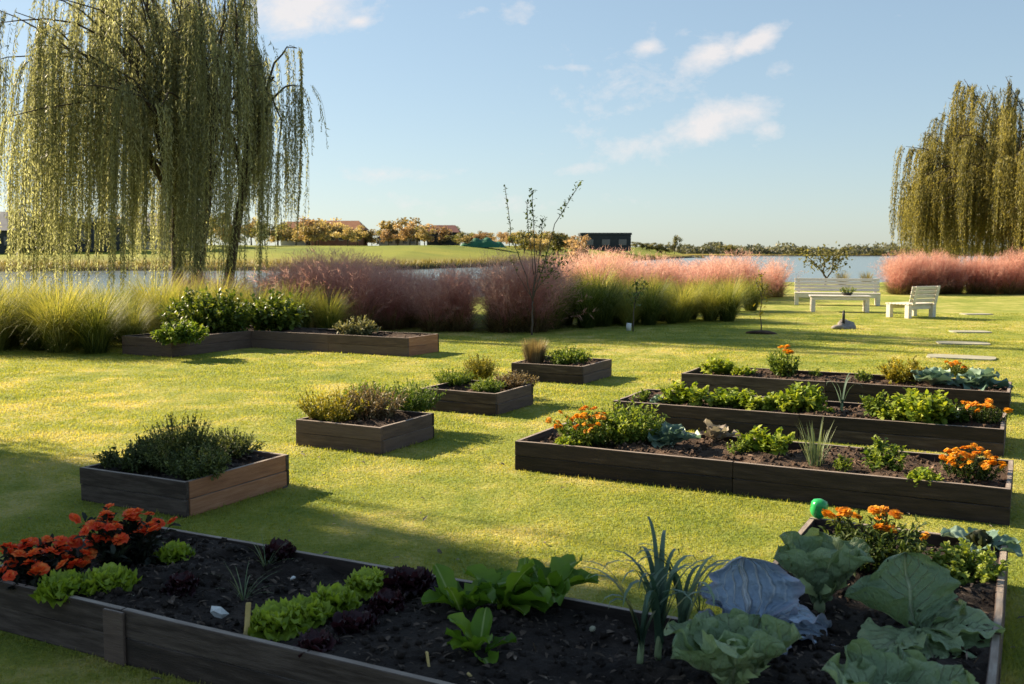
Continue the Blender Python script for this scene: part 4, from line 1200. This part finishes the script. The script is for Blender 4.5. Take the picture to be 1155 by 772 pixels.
# green plastic bottle upside down on the bed corner
m_, nt_, out_ = newmat('green_plastic')
pp_ = nd(nt_, 'ShaderNodeBsdfPrincipled'); pp_.inputs['Base Color'].default_value = (.03, .42, .11, 1); pp_.inputs['Roughness'].default_value = .22
pp_.inputs['Transmission Weight'].default_value = .25; pp_.inputs['Subsurface Weight'].default_value = .0
nt_.links.new(pp_.outputs[0], out_.inputs[0])
c = pt(921, 588, .2)
t = thing('plastic_bottle', 'bright green plastic bottle upside down on a stick at the near bed corner', 'plastic bottle', (c[0], c[1], .17), 0)
bb = MB()
prof = [(.012, 0), (.014, .015), (.016, .028), (.036, .045), (.044, .062), (.043, .085), (.044, .105), (.034, .122), (.016, .130), (.0005, .131)]
sd = 20
vv = []
for (r_, z_) in prof:
    for q in range(sd):
        rr_ = r_ * (1 + .05 * math.cos(q * 5 * 2 * math.pi / sd) * (z_ > .05))
        vv.append((rr_ * math.cos(q * 2 * math.pi / sd), rr_ * math.sin(q * 2 * math.pi / sd), z_))
qq = [[a * sd + q, a * sd + (q + 1) % sd, (a + 1) * sd + (q + 1) % sd, (a + 1) * sd + q] for a in range(len(prof) - 1) for q in range(sd)]
bb.add(vv, qq)
link('bottle_shell', bb.mesh('bottle_shell', m_), t, (0, 0, .02), (.12, .1, 0))
sb = MB(); tube(sb, [[0, 0, -.05], [0, 0, .0], [.001, 0, .08]], .006, 6)
link('stick', sb.mesh('stick', M['stake']), t)


# ------------------------------------------------------------------ garden furniture
def boxes(lst, mat, name='part', bev=.006):
    bm = bmesh.new()
    for (cx, cy, cz, sx, sy, sz, ry, rx) in lst:
        r = bmesh.ops.create_cube(bm, size=1)
        mt = Matrix.Translation((cx, cy, cz)) @ Euler((rx, ry, 0)).to_matrix().to_4x4() @ Matrix.Diagonal((sx, sy, sz, 1))
        bmesh.ops.transform(bm, matrix=mt, verts=r['verts'])
    bmesh.ops.bevel(bm, geom=bm.edges[:], offset=bev, segments=1, affect='EDGES')
    me = bpy.data.meshes.new(name); bm.to_mesh(me); bm.free(); me.materials.append(mat)
    return me


def bench(label, loc, rz, L, D=.62, seat=.36, back=.82, cat='bench', name='garden_bench', group=None):
    t = thing(name, label, cat, (*loc, 0), rz, group)
    S = [(0, -D / 2 + .05 + k * .1, seat, L, .086, .03, 0, 0) for k in range(int(D / .1))]
    link('seat', boxes(S, M['cream'], 'seat'), t)
    link('seat_rail', boxes([(0, -D / 2 + .02, seat - .075, L - .2, .03, .11, 0, 0), (0, D / 2 - .1, seat - .075, L - .2, .03, .11, 0, 0)], M['cream'], 'seat_rail'), t)
    tilt = -.2
    B = []
    for k in range(4):
        z = seat + .09 + k * (back - seat - .06) / 4
        B.append((0, D / 2 - .03 + (z - seat) * .2, z, L, .026, (back - seat - .06) / 4 - .014, 0, tilt))
    link('backrest', boxes(B, M['cream'], 'backrest'), t)
    for sx in (-1, 1):
        link('back_post', boxes([(sx * (L / 2 - .12), D / 2 + .012 + (back - seat) * .1, (seat + back) / 2 - .02, .09, .03, back - seat, 0, tilt)], M['cream'], 'back_post'), t)
        for sy in (-1, 1):
            link('leg', boxes([(sx * (L / 2 - .07), sy * (D / 2 - .09), (seat - .02) / 2, .12, .12, seat - .02, 0, 0)], M['cream'], 'leg'), t)
    return t


bench('long cream slatted bench with its back to the lake', (9.75, 29.9), R(-16), 2.45, group=None)
bench('single cream slatted chair seen from behind, right of the low table', (9.75, 24.3), R(-150), 1.02, .72, .34, .80, 'garden chair', 'garden_chair')
t = thing('garden_table', 'low cream slatted table in front of the long bench', 'garden table', (8.75, 26.6, 0), R(-14))
link('table_top', boxes([(0, -.28 + k * .112, .42, 1.55, .1, .03, 0, 0) for k in range(6)], M['cream'], 'table_top'), t)
link('apron', boxes([(0, -.29, .36, 1.4, .03, .08, 0, 0), (0, .29, .36, 1.4, .03, .08, 0, 0)], M['cream'], 'apron'), t)
for sx in (-1, 1):
    for sy in (-1, 1):
        link('leg', boxes([(sx * .68, sy * .24, .20, .11, .10, .40, 0, 0)], M['cream'], 'leg'), t)
# potted plant on the table
pot = thing('table_plant', 'tiny dark plant in a bowl on the low cream table', 'potted plant', (8.95, 26.6, .436), 0)
pb = MB(); tube(pb, [[0, 0, 0], [0, 0, .03], [0, 0, .07]], [.09, .13, .15], 14)
link('bowl', pb.mesh('bowl', M['dark_metal']), pot)
link('foliage', shoots(191, .24, .2, 30, 8, .07, .03, 'fold', .9, .2)[0].mesh('foliage', M['shrub']), pot, (0, 0, .06))

# stone with a short post on the lawn
c = pt(952, 371)
t = thing('stone_mound', 'grey stone lump with a short dark spike standing on the sunny lawn', 'stone', (c[0], c[1], 0), .4)
link('rock', rock_mesh(9, (.22, .18, .20), M['stone'], 2, .8), t, (.06, 0, .04))
link('rock_chip', rock_mesh(10, (.20, .14, .08), M['stone'], 2, .8), t, (-.16, -.05, .02))
sp = MB(); tube(sp, [[0, 0, 0], [0, 0, .2], [0, 0, .3]], [.03, .028, .02], 8)
link('spike', sp.mesh('spike', M['dark_metal']), t, (-.02, 0, .08))

for j, (px, py, L, D, lab) in enumerate(((1084, 404, .95, .55, 'pale flat stepping slab nearest the long beds'), (1086, 388, .85, .5, 'pale flat stepping slab, second nearest to the long beds'),
                                        (1094, 375, .75, .45, 'pale flat stepping slab third towards the cream chair'), (1101, 355, .75, .45, 'pale flat stepping slab farthest away, right of the cream chair'))):
    c = pt(px, py)
    bm = bmesh.new(); bmesh.ops.create_circle(bm, cap_ends=True, radius=.5, segments=40)
    for v in bm.verts:
        a = math.atan2(v.co.y, v.co.x); k = 1 / (abs(math.cos(a)) ** 5 + abs(math.sin(a)) ** 5) ** .2
        v.co = Vector((v.co.x * k * L, v.co.y * k * D, 0))
    r_ = bmesh.ops.extrude_face_region(bm, geom=bm.faces[:]); bmesh.ops.translate(bm, vec=(0, 0, .022), verts=[e for e in r_['geom'] if isinstance(e, bmesh.types.BMVert)])
    bmesh.ops.recalc_face_normals(bm, faces=bm.faces)
    me = bpy.data.meshes.new('stepping_slab'); bm.to_mesh(me); bm.free(); me.materials.append(M['slab'])
    tag(link('stepping_slab', me, None, (c[0], c[1], .0), (0, 0, GA + j * .2)), lab, 'stepping slab', 'stepping slabs on the lawn')


# ------------------------------------------------------------------ saplings
def sapling(label, base, stems, seed, leafspec, mat, rad=.014, extra=None):
    """stems: list of polylines in world offsets (x, z) plus depth; leafspec: (from fraction, count, L, W, spread)"""
    g = np.random.default_rng(seed)
    t = thing('sapling', label, 'sapling', (base[0], base[1], 0), 0)
    tb = MB(); fb = MB()
    for P, r0, r1, lf in stems:
        P = np.array(P, float)
        s = np.linspace(0, len(P) - 1, 10); kk = np.clip(s.astype(int), 0, len(P) - 2); f = (s - kk)[:, None]
        Q = P[kk] * (1 - f) + P[kk + 1] * f + g.normal(0, .008, (10, 3)) * (np.arange(10)[:, None] > 0)
        tube(tb, Q, np.linspace(r0, r1, 10), 6)
        if lf:
            a, n, L, W, sp = lf
            tt = a + (1 - a) * g.uniform(0, 1, n) ** .8
            k2 = np.clip((tt * 9).astype(int), 0, 8); f2 = (tt * 9 - k2)[:, None]
            B = Q[k2] * (1 - f2) + Q[k2 + 1] * f2 + g.normal(0, sp, (n, 3))
            D = norm(Q[-1] - Q[0]) * .5 + rvec(g, n)
            leaves(fb, B, D, L * g.uniform(.6, 1.2, n), W * g.uniform(.6, 1.2, n), 'fold', (0, 0, 1), g.uniform(0, 1, n), g)
    link('trunk', tb.mesh('trunk', M['bark_thin']), t)
    link('foliage', fb.mesh('foliage', mat), t)
    return t


b = pt(600, 378)


def o1(px, py, dy=0.0):
    q = atY(px, py, b[1] + dy); return q - np.array([b[0], b[1], 0])


LF = (.62, 70, .075, .035, .02)
sapling('tall bare sapling with long thin branches rising above the pink grasses', b, [
    ([(0, 0, 0), o1(601, 340)], .022, .018, None),
    ([o1(601, 340), o1(594, 312), o1(577, 270), o1(569, 210)], .014, .006, (.5, 46, .075, .035, .022)),
    ([o1(601, 340), o1(604, 305, .1), o1(602, 262, .2), o1(600, 214, .2)], .014, .006, (.6, 60, .075, .04, .03)),
    ([o1(602, 310, .1), o1(597, 270, -.1), o1(594, 226, -.1)], .010, .005, (.55, 44, .075, .035, .025)),
    ([o1(601, 338), o1(613, 300), o1(626, 254), o1(655, 205)], .014, .006, (.72, 50, .08, .04, .03)),
    ([o1(601, 335), o1(607, 300), o1(612, 246)], .012, .006, (.8, 30, .08, .04, .02)),
    ([o1(600, 335), o1(588, 318), o1(575, 290)], .009, .004, (.7, 14, .07, .03, .02)),
    ([o1(602, 330), o1(620, 310), o1(634, 295)], .009, .004, (.2, 90, .08, .04, .09)),
    ([o1(602, 325), o1(612, 305), o1(618, 290)], .009, .004, (.2, 60, .08, .04, .07))], 201, LF, M['shrub'])
b = pt(714, 374)
sapling('short young sapling with a leafy top in front of the fountain grasses', b, [
    ([(0, 0, 0), o1(715, 345), o1(720, 316)], .016, .006, (.45, 60, .09, .05, .05)),
    ([o1(716, 345), o1(708, 330)], .008, .004, (.3, 22, .08, .045, .04)),
    ([o1(717, 338), o1(731, 318)], .008, .004, (.3, 26, .08, .045, .04))], 202, LF, M['shrub'])
c = pt(709, 373)
gd = thing('tree_guard', 'small white plastic guard on the lawn beside the short leafy sapling', 'tree guard', (c[0], c[1], 0))
gb = MB(); tube(gb, [[0, 0, 0], [0, 0, .08], [.01, 0, .15]], [.05, .055, .05], 12)
link('sleeve', gb.mesh('sleeve', M['white_stone']), gd)
b = pt(858, 376)
sapling('slim light green sapling standing left of the garden bench', b, [
    ([(0, 0, 0), o1(858, 350), o1(860, 309)], .012, .005, (.35, 70, .075, .042, .05)),
    ([o1(859, 340), o1(866, 322)], .007, .004, (.3, 20, .07, .04, .04)),
    ([o1(859, 335), o1(853, 318)], .007, .004, (.3, 20, .07, .04, .04))], 203, LF, M['herb_yellow'])
tag(link('soil_mound', rock_mesh(12, (.34, .26, .07), M['soil_warm'], 3, .4, 'soil_mound'), None, (b[0], b[1] - .1, 0)), 'low brown earth mound at the foot of the slim light green sapling', 'earth mound')
b = pt(930, 318)
b = np.array([14.6, 46.5, -.0])
sapling('gnarled little dark green tree on the lake bank behind the bench', b, [
    ([(0, 0, -.1), (.05, 0, .35), (-.1, 0, .6)], .06, .04, None),
    ([(-.1, 0, .6), (-.5, .1, 1.1), (-1.0, .2, 1.5)], .035, .012, (.25, 150, .15, .10, .2)),
    ([(-.1, 0, .6), (-.05, -.1, 1.1), (-.3, .1, 1.5)], .03, .012, (.25, 150, .15, .10, .2)),
    ([(.05, 0, .35), (.5, .1, .9), (.9, .1, 1.45)], .035, .012, (.25, 150, .15, .10, .2)),
    ([(.3, 0, .7), (.4, .1, 1.2), (.35, .1, 1.5)], .025, .012, (.2, 130, .15, .10, .2))], 204, LF, M['far_green'])


# ------------------------------------------------------------------ reeds on the near and far banks
def reed_mesh(seed, n=260, R0=.35, L=(.5, 1.1)):
    g = np.random.default_rng(seed); mb = MB(); az = g.uniform(0, 6.28, n); rr = R0 * np.sqrt(g.uniform(0, 1, n))
    blades(mb, np.stack([np.cos(az) * rr, np.sin(az) * rr, 0 * az], 1), az, np.abs(g.normal(.1, .15, n)), g.uniform(.1, 1.0, n), g.uniform(*L, n), .018, 4, g.uniform(0, 1, n))
    return mb.mesh('reeds', M['reed'])


RD = [reed_mesh(211), reed_mesh(212)]
for j, (x, y, s, lab) in enumerate(((15.9, 48, .75, 'low straw-coloured tuft on the lake bank right of the gnarled tree'), (17.6, 49.5, .7, 'low straw-coloured tuft on the lake bank nearest the right willow'),
                                    (12.6, 47.5, .8, 'low straw-coloured tuft on the lake bank behind the left end of the bench'), (9.4, 37.5, .9, 'straw-coloured tuft at the end of the lake bank pink row'))):
    tag(link('reed_tuft', RD[j % 2], None, (x, y, float(ground_h(x, y))), (0, 0, j), (s, s, s)), lab, 'reeds', 'reed tufts on the lake bank')
# grass along the opposite bank
g = np.random.default_rng(14); mb = MB(); n = 9000
x = g.uniform(-75, 40, n); ysx = np.interp(x, [-400, -60, -15, 25, 45, 60, 75, 90], [104, 104, 107, 215, 285, 330, 460, 900]) + 2 * np.sin(x * .13) + 1.0 * np.sin(x * .41)
y = ysx + g.uniform(.2, 5, n); az = g.uniform(0, 6.28, n)
blades(mb, np.stack([x, y, ground_h(x, y) - .05], 1), az, g.uniform(0, .4, n), g.uniform(.2, 1, n), g.uniform(.3, .8, n), .07, 3, g.uniform(0, .8, n))
tag(link('bank_grass', mb.mesh('bank_grass', M['reed'])), 'dry grass fringe along the far bank of the channel', 'bank grass', kind='stuff')


# ------------------------------------------------------------------ trees and houses beyond the channel
def far_tree_mesh(seed, n=1100, size=.36, H=4.6, Rr=2.1):
    g = np.random.default_rng(seed); tb = MB(); cb = MB()
    tube(tb, [[0, 0, -.3], [.05, 0, H * .25], [.0, .1, H * .5], [.1, 0, H * .8]], [.13, .10, .07, .03], 6)
    for k in range(6):
        az = k * 1.05; tube(tb, [[0, 0, H * .3], [math.cos(az) * Rr * .4, math.sin(az) * Rr * .4, H * .5], [math.cos(az) * Rr * .7, math.sin(az) * Rr * .7, H * .68]], [.05, .035, .015], 4, .4, False)
    cl = 16
    C = np.stack([g.normal(0, Rr * .45, cl), g.normal(0, Rr * .45, cl), H * (.24 + .64 * g.uniform(0, 1, cl))], 1)
    ct = g.uniform(.15, .85, cl)
    k = g.integers(0, cl, n)
    P = C[k] + rvec(g, n) * (g.uniform(0, 1, n)[:, None] ** .5) * Rr * np.array([.42, .42, .34])
    leaves(cb, P, rvec(g, n), size * g.uniform(.6, 1.3, n), size * g.uniform(.4, .8, n), 'round', None, np.clip(ct[k] + g.normal(0, .15, n), 0, 1), g)
    return tb.mesh('far_trunk', M['bark']), cb


FT = {}
for nm in ('autumn_gold', 'autumn_rust', 'far_green'):
    FT[nm] = []
    for q in range(2):
        a, c = far_tree_mesh(221 + q + len(nm))
        FT[nm].append((a, c.mesh('far_crown', M[nm])))
LAB = {'autumn_gold': 'golden autumn tree in the line beyond the green field', 'autumn_rust': 'rusty orange autumn tree in the line beyond the green field', 'far_green': 'dull green tree in the line beyond the green field'}


def far_tree(px, top, Y, kind, i, w=1.0):
    X = (px - CX) / FPX * Y
    z = float(ground_h(X, Y)); ztop = HCAM + (HOR - top) / FPX * Y
    s = max(.35, (ztop - z) / 4.6)
    t = thing('autumn_tree' if kind != 'far_green' else 'green_tree', LAB[kind], 'tree', (X, Y, z), i * 1.3, LAB[kind].replace(' tree in', ' trees in'), (s * w, s * w, s))
    a, c = FT[kind][i % 2]
    link('trunk', a, t); link('crown', c, t)


gf = np.random.default_rng(19)
kinds = ['autumn_gold', 'autumn_rust', 'far_green']
i = 0
for px in np.arange(312, 655, 6.5):
    base = np.interp(px, [312, 340, 360, 410, 440, 470, 500, 520, 560, 600, 650], [250, 247, 244, 252, 250, 246, 252, 258, 258, 256, 260])
    kd = kinds[int(gf.choice([0, 1, 2], p=[.5, .3, .2]))]
    far_tree(px + gf.normal(0, 3), base + 5 + gf.normal(0, 3.5), 203 + gf.normal(0, 12), kd, i, 1.15); i += 1
for px in (5, 22, 36, 52, 70, 90, 115, 140, 165, 190, 215, 240, 262, 285, 300):
    far_tree(px, 246 + gf.normal(0, 5), 165 + gf.normal(0, 10), kinds[int(gf.choice([0, 1, 2], p=[.55, .2, .25]))], i, 1.2); i += 1
far_tree(760, 266, 330, 'far_green', i, .6); i += 1
far_tree(790, 288, 320, 'far_green', i, 1.6); i += 1
for (px, top) in ((668, 271), (690, 273), (716, 273), (724, 274), (732, 274), (741, 275), (750, 277), (640, 266), (652, 268)):
    far_tree(px, top, 262 if px < 715 else 322, 'far_green', i, 1.7); i += 1


def house(label, px0, px1, top, Y, depth, wallm, roofm, flat=False, wins=4, name='house', roofh=.35, drop=0, cat='house', rz=0, winrow=.55, eave=.4):
    X0, X1 = (px0 - CX) / FPX * Y, (px1 - CX) / FPX * Y
    z = float(ground_h((X0 + X1) / 2, Y)) - drop; zt = HCAM + (HOR - top) / FPX * Y
    w, h = X1 - X0, zt - z
    wh = h * (1 - (0.12 if flat else roofh))
    t = thing(name, label, cat, ((X0 + X1) / 2, Y, z), rz)
    link('wall', boxes([(0, depth / 2, wh / 2, w, depth, wh, 0, 0)], M[wallm], 'wall', .02), t)
    if flat:
        r = link('roof', boxes([(0, depth / 2, wh + h * .06 + .003, w + eave * 2, depth + eave * 2, h * .12, 0, 0)], M[roofm], 'roof', .02), t)
    else:
        bm = bmesh.new(); e = eave; rh = h - wh
        vs = [bm.verts.new(c) for c in ((-w / 2 - e, -e, wh - .05), (w / 2 + e, -e, wh - .05), (w / 2 + e, depth + e, wh - .05), (-w / 2 - e, depth + e, wh - .05), (-w / 2 + w * .12, depth / 2, h), (w / 2 - w * .12, depth / 2, h))]
        for f in ((0, 1, 5, 4), (1, 2, 5), (2, 3, 4, 5), (3, 0, 4), (3, 2, 1, 0)): bm.faces.new([vs[q] for q in f])
        me = bpy.data.meshes.new('roof'); bm.to_mesh(me); bm.free(); me.materials.append(M[roofm]); link('roof', me, t)
    for q in range(wins):
        x = -w / 2 + w * (q + .5) / wins; ww = w / wins * .55
        f = link('window', boxes([(x, -.03, wh * winrow, ww, .08, wh * .42, 0, 0)], M['wall_pale'] if wallm == 'wall_red' else M['wall_dark'], 'window', .01), t)
        link('pane', boxes([(x, -.075, wh * winrow, ww * .86, .02, wh * .36, 0, 0)], M['window'], 'pane', .004), f)
    return t


house('dark glass-fronted flat-roofed house at the end of the field', 655, 711, 263, 250, 9, 'wall_dark', 'wall_dark', True, 3, 'modern_house', eave=.2)
house('long brick house with terracotta roof among the autumn trees', 352, 410, 249, 206, 7, 'wall_red', 'roof_red', False, 6)
house('small brick house with terracotta roof beside the willow strands', 318, 346, 250, 208, 6, 'wall_pale', 'roof_red', False, 3)
house('maroon-roofed low house in the middle of the tree line', 482, 517, 254, 204, 7, 'wall_dark', 'roof_maroon', False, 4)
house('pale low house behind the golden trees left of the maroon roof', 428, 470, 263, 208, 6, 'wall_pale', 'roof_maroon', False, 5)
house('dark house with a grey roof at the left edge across the channel', -48, 20, 238, 135, 9, 'wall_dark', 'roof_grey', False, 4, roofh=.45)
house('pale flat-roofed house glimpsed behind the left willow', 42, 120, 247, 140, 8, 'wall_dark', 'wall_pale', True, 5)
house('pale house behind the trunks of the left willow', 150, 205, 240, 150, 8, 'wall_pale', 'roof_grey', False, 4)
# green tarpaulin mound
bm = bmesh.new()
nx, ny = 26, 8
w = (572 - 519) / FPX * 188; gm_ = np.random.default_rng(2)
vv = [[bm.verts.new((-w / 2 + w * a / nx, -2 + 4 * c_ / ny, max(0, (1.75 * (abs(math.sin(math.pi * a / nx)) ** .8) + .25 * math.sin(a * .9)) * abs(math.sin(math.pi * c_ / ny)) ** .6))) for c_ in range(ny + 1)] for a in range(nx + 1)]
for a in range(nx):
    for c_ in range(ny): bm.faces.new([vv[a][c_], vv[a + 1][c_], vv[a + 1][c_ + 1], vv[a][c_ + 1]])
bmesh.ops.recalc_face_normals(bm, faces=bm.faces)
me = bpy.data.meshes.new('tarpaulin_mound'); bm.to_mesh(me); bm.free(); me.materials.append(M['tarp'])
Xc = (545 - CX) / FPX * 186
tag(link('tarpaulin_mound', me, None, (Xc, 186, float(ground_h(Xc, 186)))), 'low mound under a dark green tarpaulin at the far side of the field', 'tarpaulin')

# far shore woods
g = np.random.default_rng(16); mb = MB(); n = 26000
x = g.uniform(20, 420, n); y = 478 + g.uniform(0, 30, n) ** 1.0
hh = 3.3 + 1.5 * np.sin(x * .11) * np.sin(x * .043 + 1) + 1.1 * np.sin(x * .37 + 2) + .7 * np.sin(x * .9)
hh = np.clip(hh, 1.4, 7)
z = .2 + hh * g.uniform(0, 1, n) ** .8
leaves(mb, np.stack([x, y, z], 1), rvec(g, n), g.uniform(.7, 1.7, n), g.uniform(.5, 1.1, n), 'round', None, np.clip(g.normal(.45, .2, n) + .2 * np.sin(x * .25), 0, 1), g)
tag(link('far_woods', mb.mesh('far_woods', M['treeline'])), 'long low line of woods along the far shore of the lake', 'woods', kind='stuff')
g = np.random.default_rng(18)
for (px, top, w_) in ((822, 276, 1.5), (905, 279, 1.7), (951, 278, 1.2), (987, 281, 1.4)):
    far_tree(px, top, 476, 'far_green', i, w_); i += 1


# ------------------------------------------------------------------ sky, sun, camera
def make_world():
    w = bpy.data.worlds.new('World'); sc.world = w; w.use_nodes = True
    nt = w.node_tree; nt.nodes.clear()
    out = nd(nt, 'ShaderNodeOutputWorld'); bg = nd(nt, 'ShaderNodeBackground')
    sky = nd(nt, 'ShaderNodeTexSky', sky_type='NISHITA'); sky.sun_disc = False
    sky.sun_elevation = SUN_EL; sky.sun_rotation = math.atan2(-SH[0], -SH[1])
    sky.altitude = 0; sky.air_density = 1.0; sky.dust_density = 0.4; sky.ozone_density = 2.0
    tc = nd(nt, 'ShaderNodeTexCoord'); dirv = tc.outputs['Generated']
    sx = nd(nt, 'ShaderNodeSeparateXYZ'); nt.links.new(dirv, sx.inputs[0])
    yy = mathn(nt, 'MAXIMUM', sx.outputs[1], .05)
    a = mathn(nt, 'DIVIDE', sx.outputs[0], yy); e = mathn(nt, 'DIVIDE', sx.outputs[2], yy)
    mp = nd(nt, 'ShaderNodeCombineXYZ'); nt.links.new(mathn(nt, 'MULTIPLY', a, 1.0), mp.inputs[0]); nt.links.new(mathn(nt, 'MULTIPLY', e, 1.5), mp.inputs[1])
    n1 = noise(nt, mp.outputs[0], 19, 8, .66, .4); n2 = noise(nt, mp.outputs[0], 60, 6, .65)
    nz = mathn(nt, 'ADD', mathn(nt, 'MULTIPLY', n1, .8), mathn(nt, 'MULTIPLY', n2, .32))
    tot = None
    for (px, py, lx, ly, rot, amp) in ((850, 47, 34, 12, .45, .95), (800, 62, 40, 16, .35, .9), (732, 54, 18, 9, 0, .85), (805, 138, 62, 20, .3, .95), (735, 160, 70, 20, .35, .6), (660, 190, 50, 8, .15, .45), (868, 148, 22, 12, 0, .6),
                                       (345, 4, 60, 24, -.1, 1.0), (402, 24, 20, 9, 0, .7), (645, 77, 45, 5, 0, .5), (715, 122, 50, 9, .3, .45), (585, 15, 22, 14, .2, .5), (440, 197, 90, 10, 0, .5), (330, 12, 50, 30, 0, .9), (700, 100, 120, 60, .3, .35), (560, 230, 160, 14, 0, .4), (880, 80, 18, 9, 0, .5), (520, 15, 30, 8, 0, .35)):
        d = ray(px, py); ca, ce = d[0] / d[1], d[2] / d[1]
        da = mathn(nt, 'SUBTRACT', a, ca); de = mathn(nt, 'SUBTRACT', e, ce)
        c, s = math.cos(rot), math.sin(rot)
        p = mathn(nt, 'MULTIPLY', mathn(nt, 'ADD', mathn(nt, 'MULTIPLY', da, c), mathn(nt, 'MULTIPLY', de, s)), FPX / lx)
        q = mathn(nt, 'MULTIPLY', mathn(nt, 'SUBTRACT', mathn(nt, 'MULTIPLY', de, c), mathn(nt, 'MULTIPLY', da, s)), FPX / ly)
        r2 = mathn(nt, 'ADD', mathn(nt, 'MULTIPLY', p, p), mathn(nt, 'MULTIPLY', q, q))
        m = mathn(nt, 'MULTIPLY', mathn(nt, 'POWER', 2.718, mathn(nt, 'MULTIPLY', r2, -.7)), amp)
        tot = m if tot is None else mathn(nt, 'MAXIMUM', tot, m)
    cov = mathn(nt, 'MULTIPLY', mathn(nt, 'SUBTRACT', mathn(nt, 'ADD', nz, mathn(nt, 'MULTIPLY', tot,   .62)), .74), 2.6, clamp=True)
    cov = mathn(nt, 'MULTIPLY', cov, .85)
    cov = mathn(nt, 'MULTIPLY', cov, mathn(nt, 'GREATER_THAN', sx.outputs[1], .1))
    gmn = nd(nt, 'ShaderNodeGamma'); gmn.inputs[1].default_value = .55
    nt.links.new(sky.outputs[0], gmn.inputs[0])
    base = mixc(nt, 1.0, gmn.outputs[0], (1.44, 1.61, 1.72), 'MULTIPLY')
    col = mixc(nt, cov, base, (5.3, 5.0, 4.9))
    nt.links.new(col, bg.inputs[0]); bg.inputs[1].default_value = .06
    nt.links.new(bg.outputs[0], out.inputs[0])


make_world()
sun = bpy.data.lights.new('sun', 'SUN'); sun.energy = 5.0; sun.angle = R(.5); sun.color = (1.0, .83, .60)
so = bpy.data.objects.new('sun', sun); COL.objects.link(so)
S = Vector((-SH[0] * math.cos(SUN_EL), -SH[1] * math.cos(SUN_EL), math.sin(SUN_EL)))
so.rotation_euler = S.to_track_quat('Z', 'Y').to_euler(); so.location = (-20, 10, 30)

cam = bpy.data.cameras.new('camera'); cam.sensor_width = 36; cam.lens = 36 * FPX / 1155; cam.clip_end = 8000; cam.clip_start = .05
co = bpy.data.objects.new('camera', cam); COL.objects.link(co)
co.location = (0, 0, HCAM); co.rotation_euler = (math.pi / 2 - PITCH, 0, 0)
cam.dof.use_dof = True; cam.dof.focus_distance = 7.5; cam.dof.aperture_fstop = 5.6
sc.camera = co
sc.view_settings.view_transform = 'Standard'; sc.view_settings.look = 'None'; sc.view_settings.gamma = 1; sc.view_settings.exposure = 1.55
sc.render.film_transparent = False
sc.cycles.max_bounces = 6; sc.cycles.diffuse_bounces = 3; sc.cycles.transmission_bounces = 4; sc.cycles.transparent_max_bounces = 8
sc.cycles.use_denoising = True
sc.cycles.caustics_reflective = False; sc.cycles.caustics_refractive = False
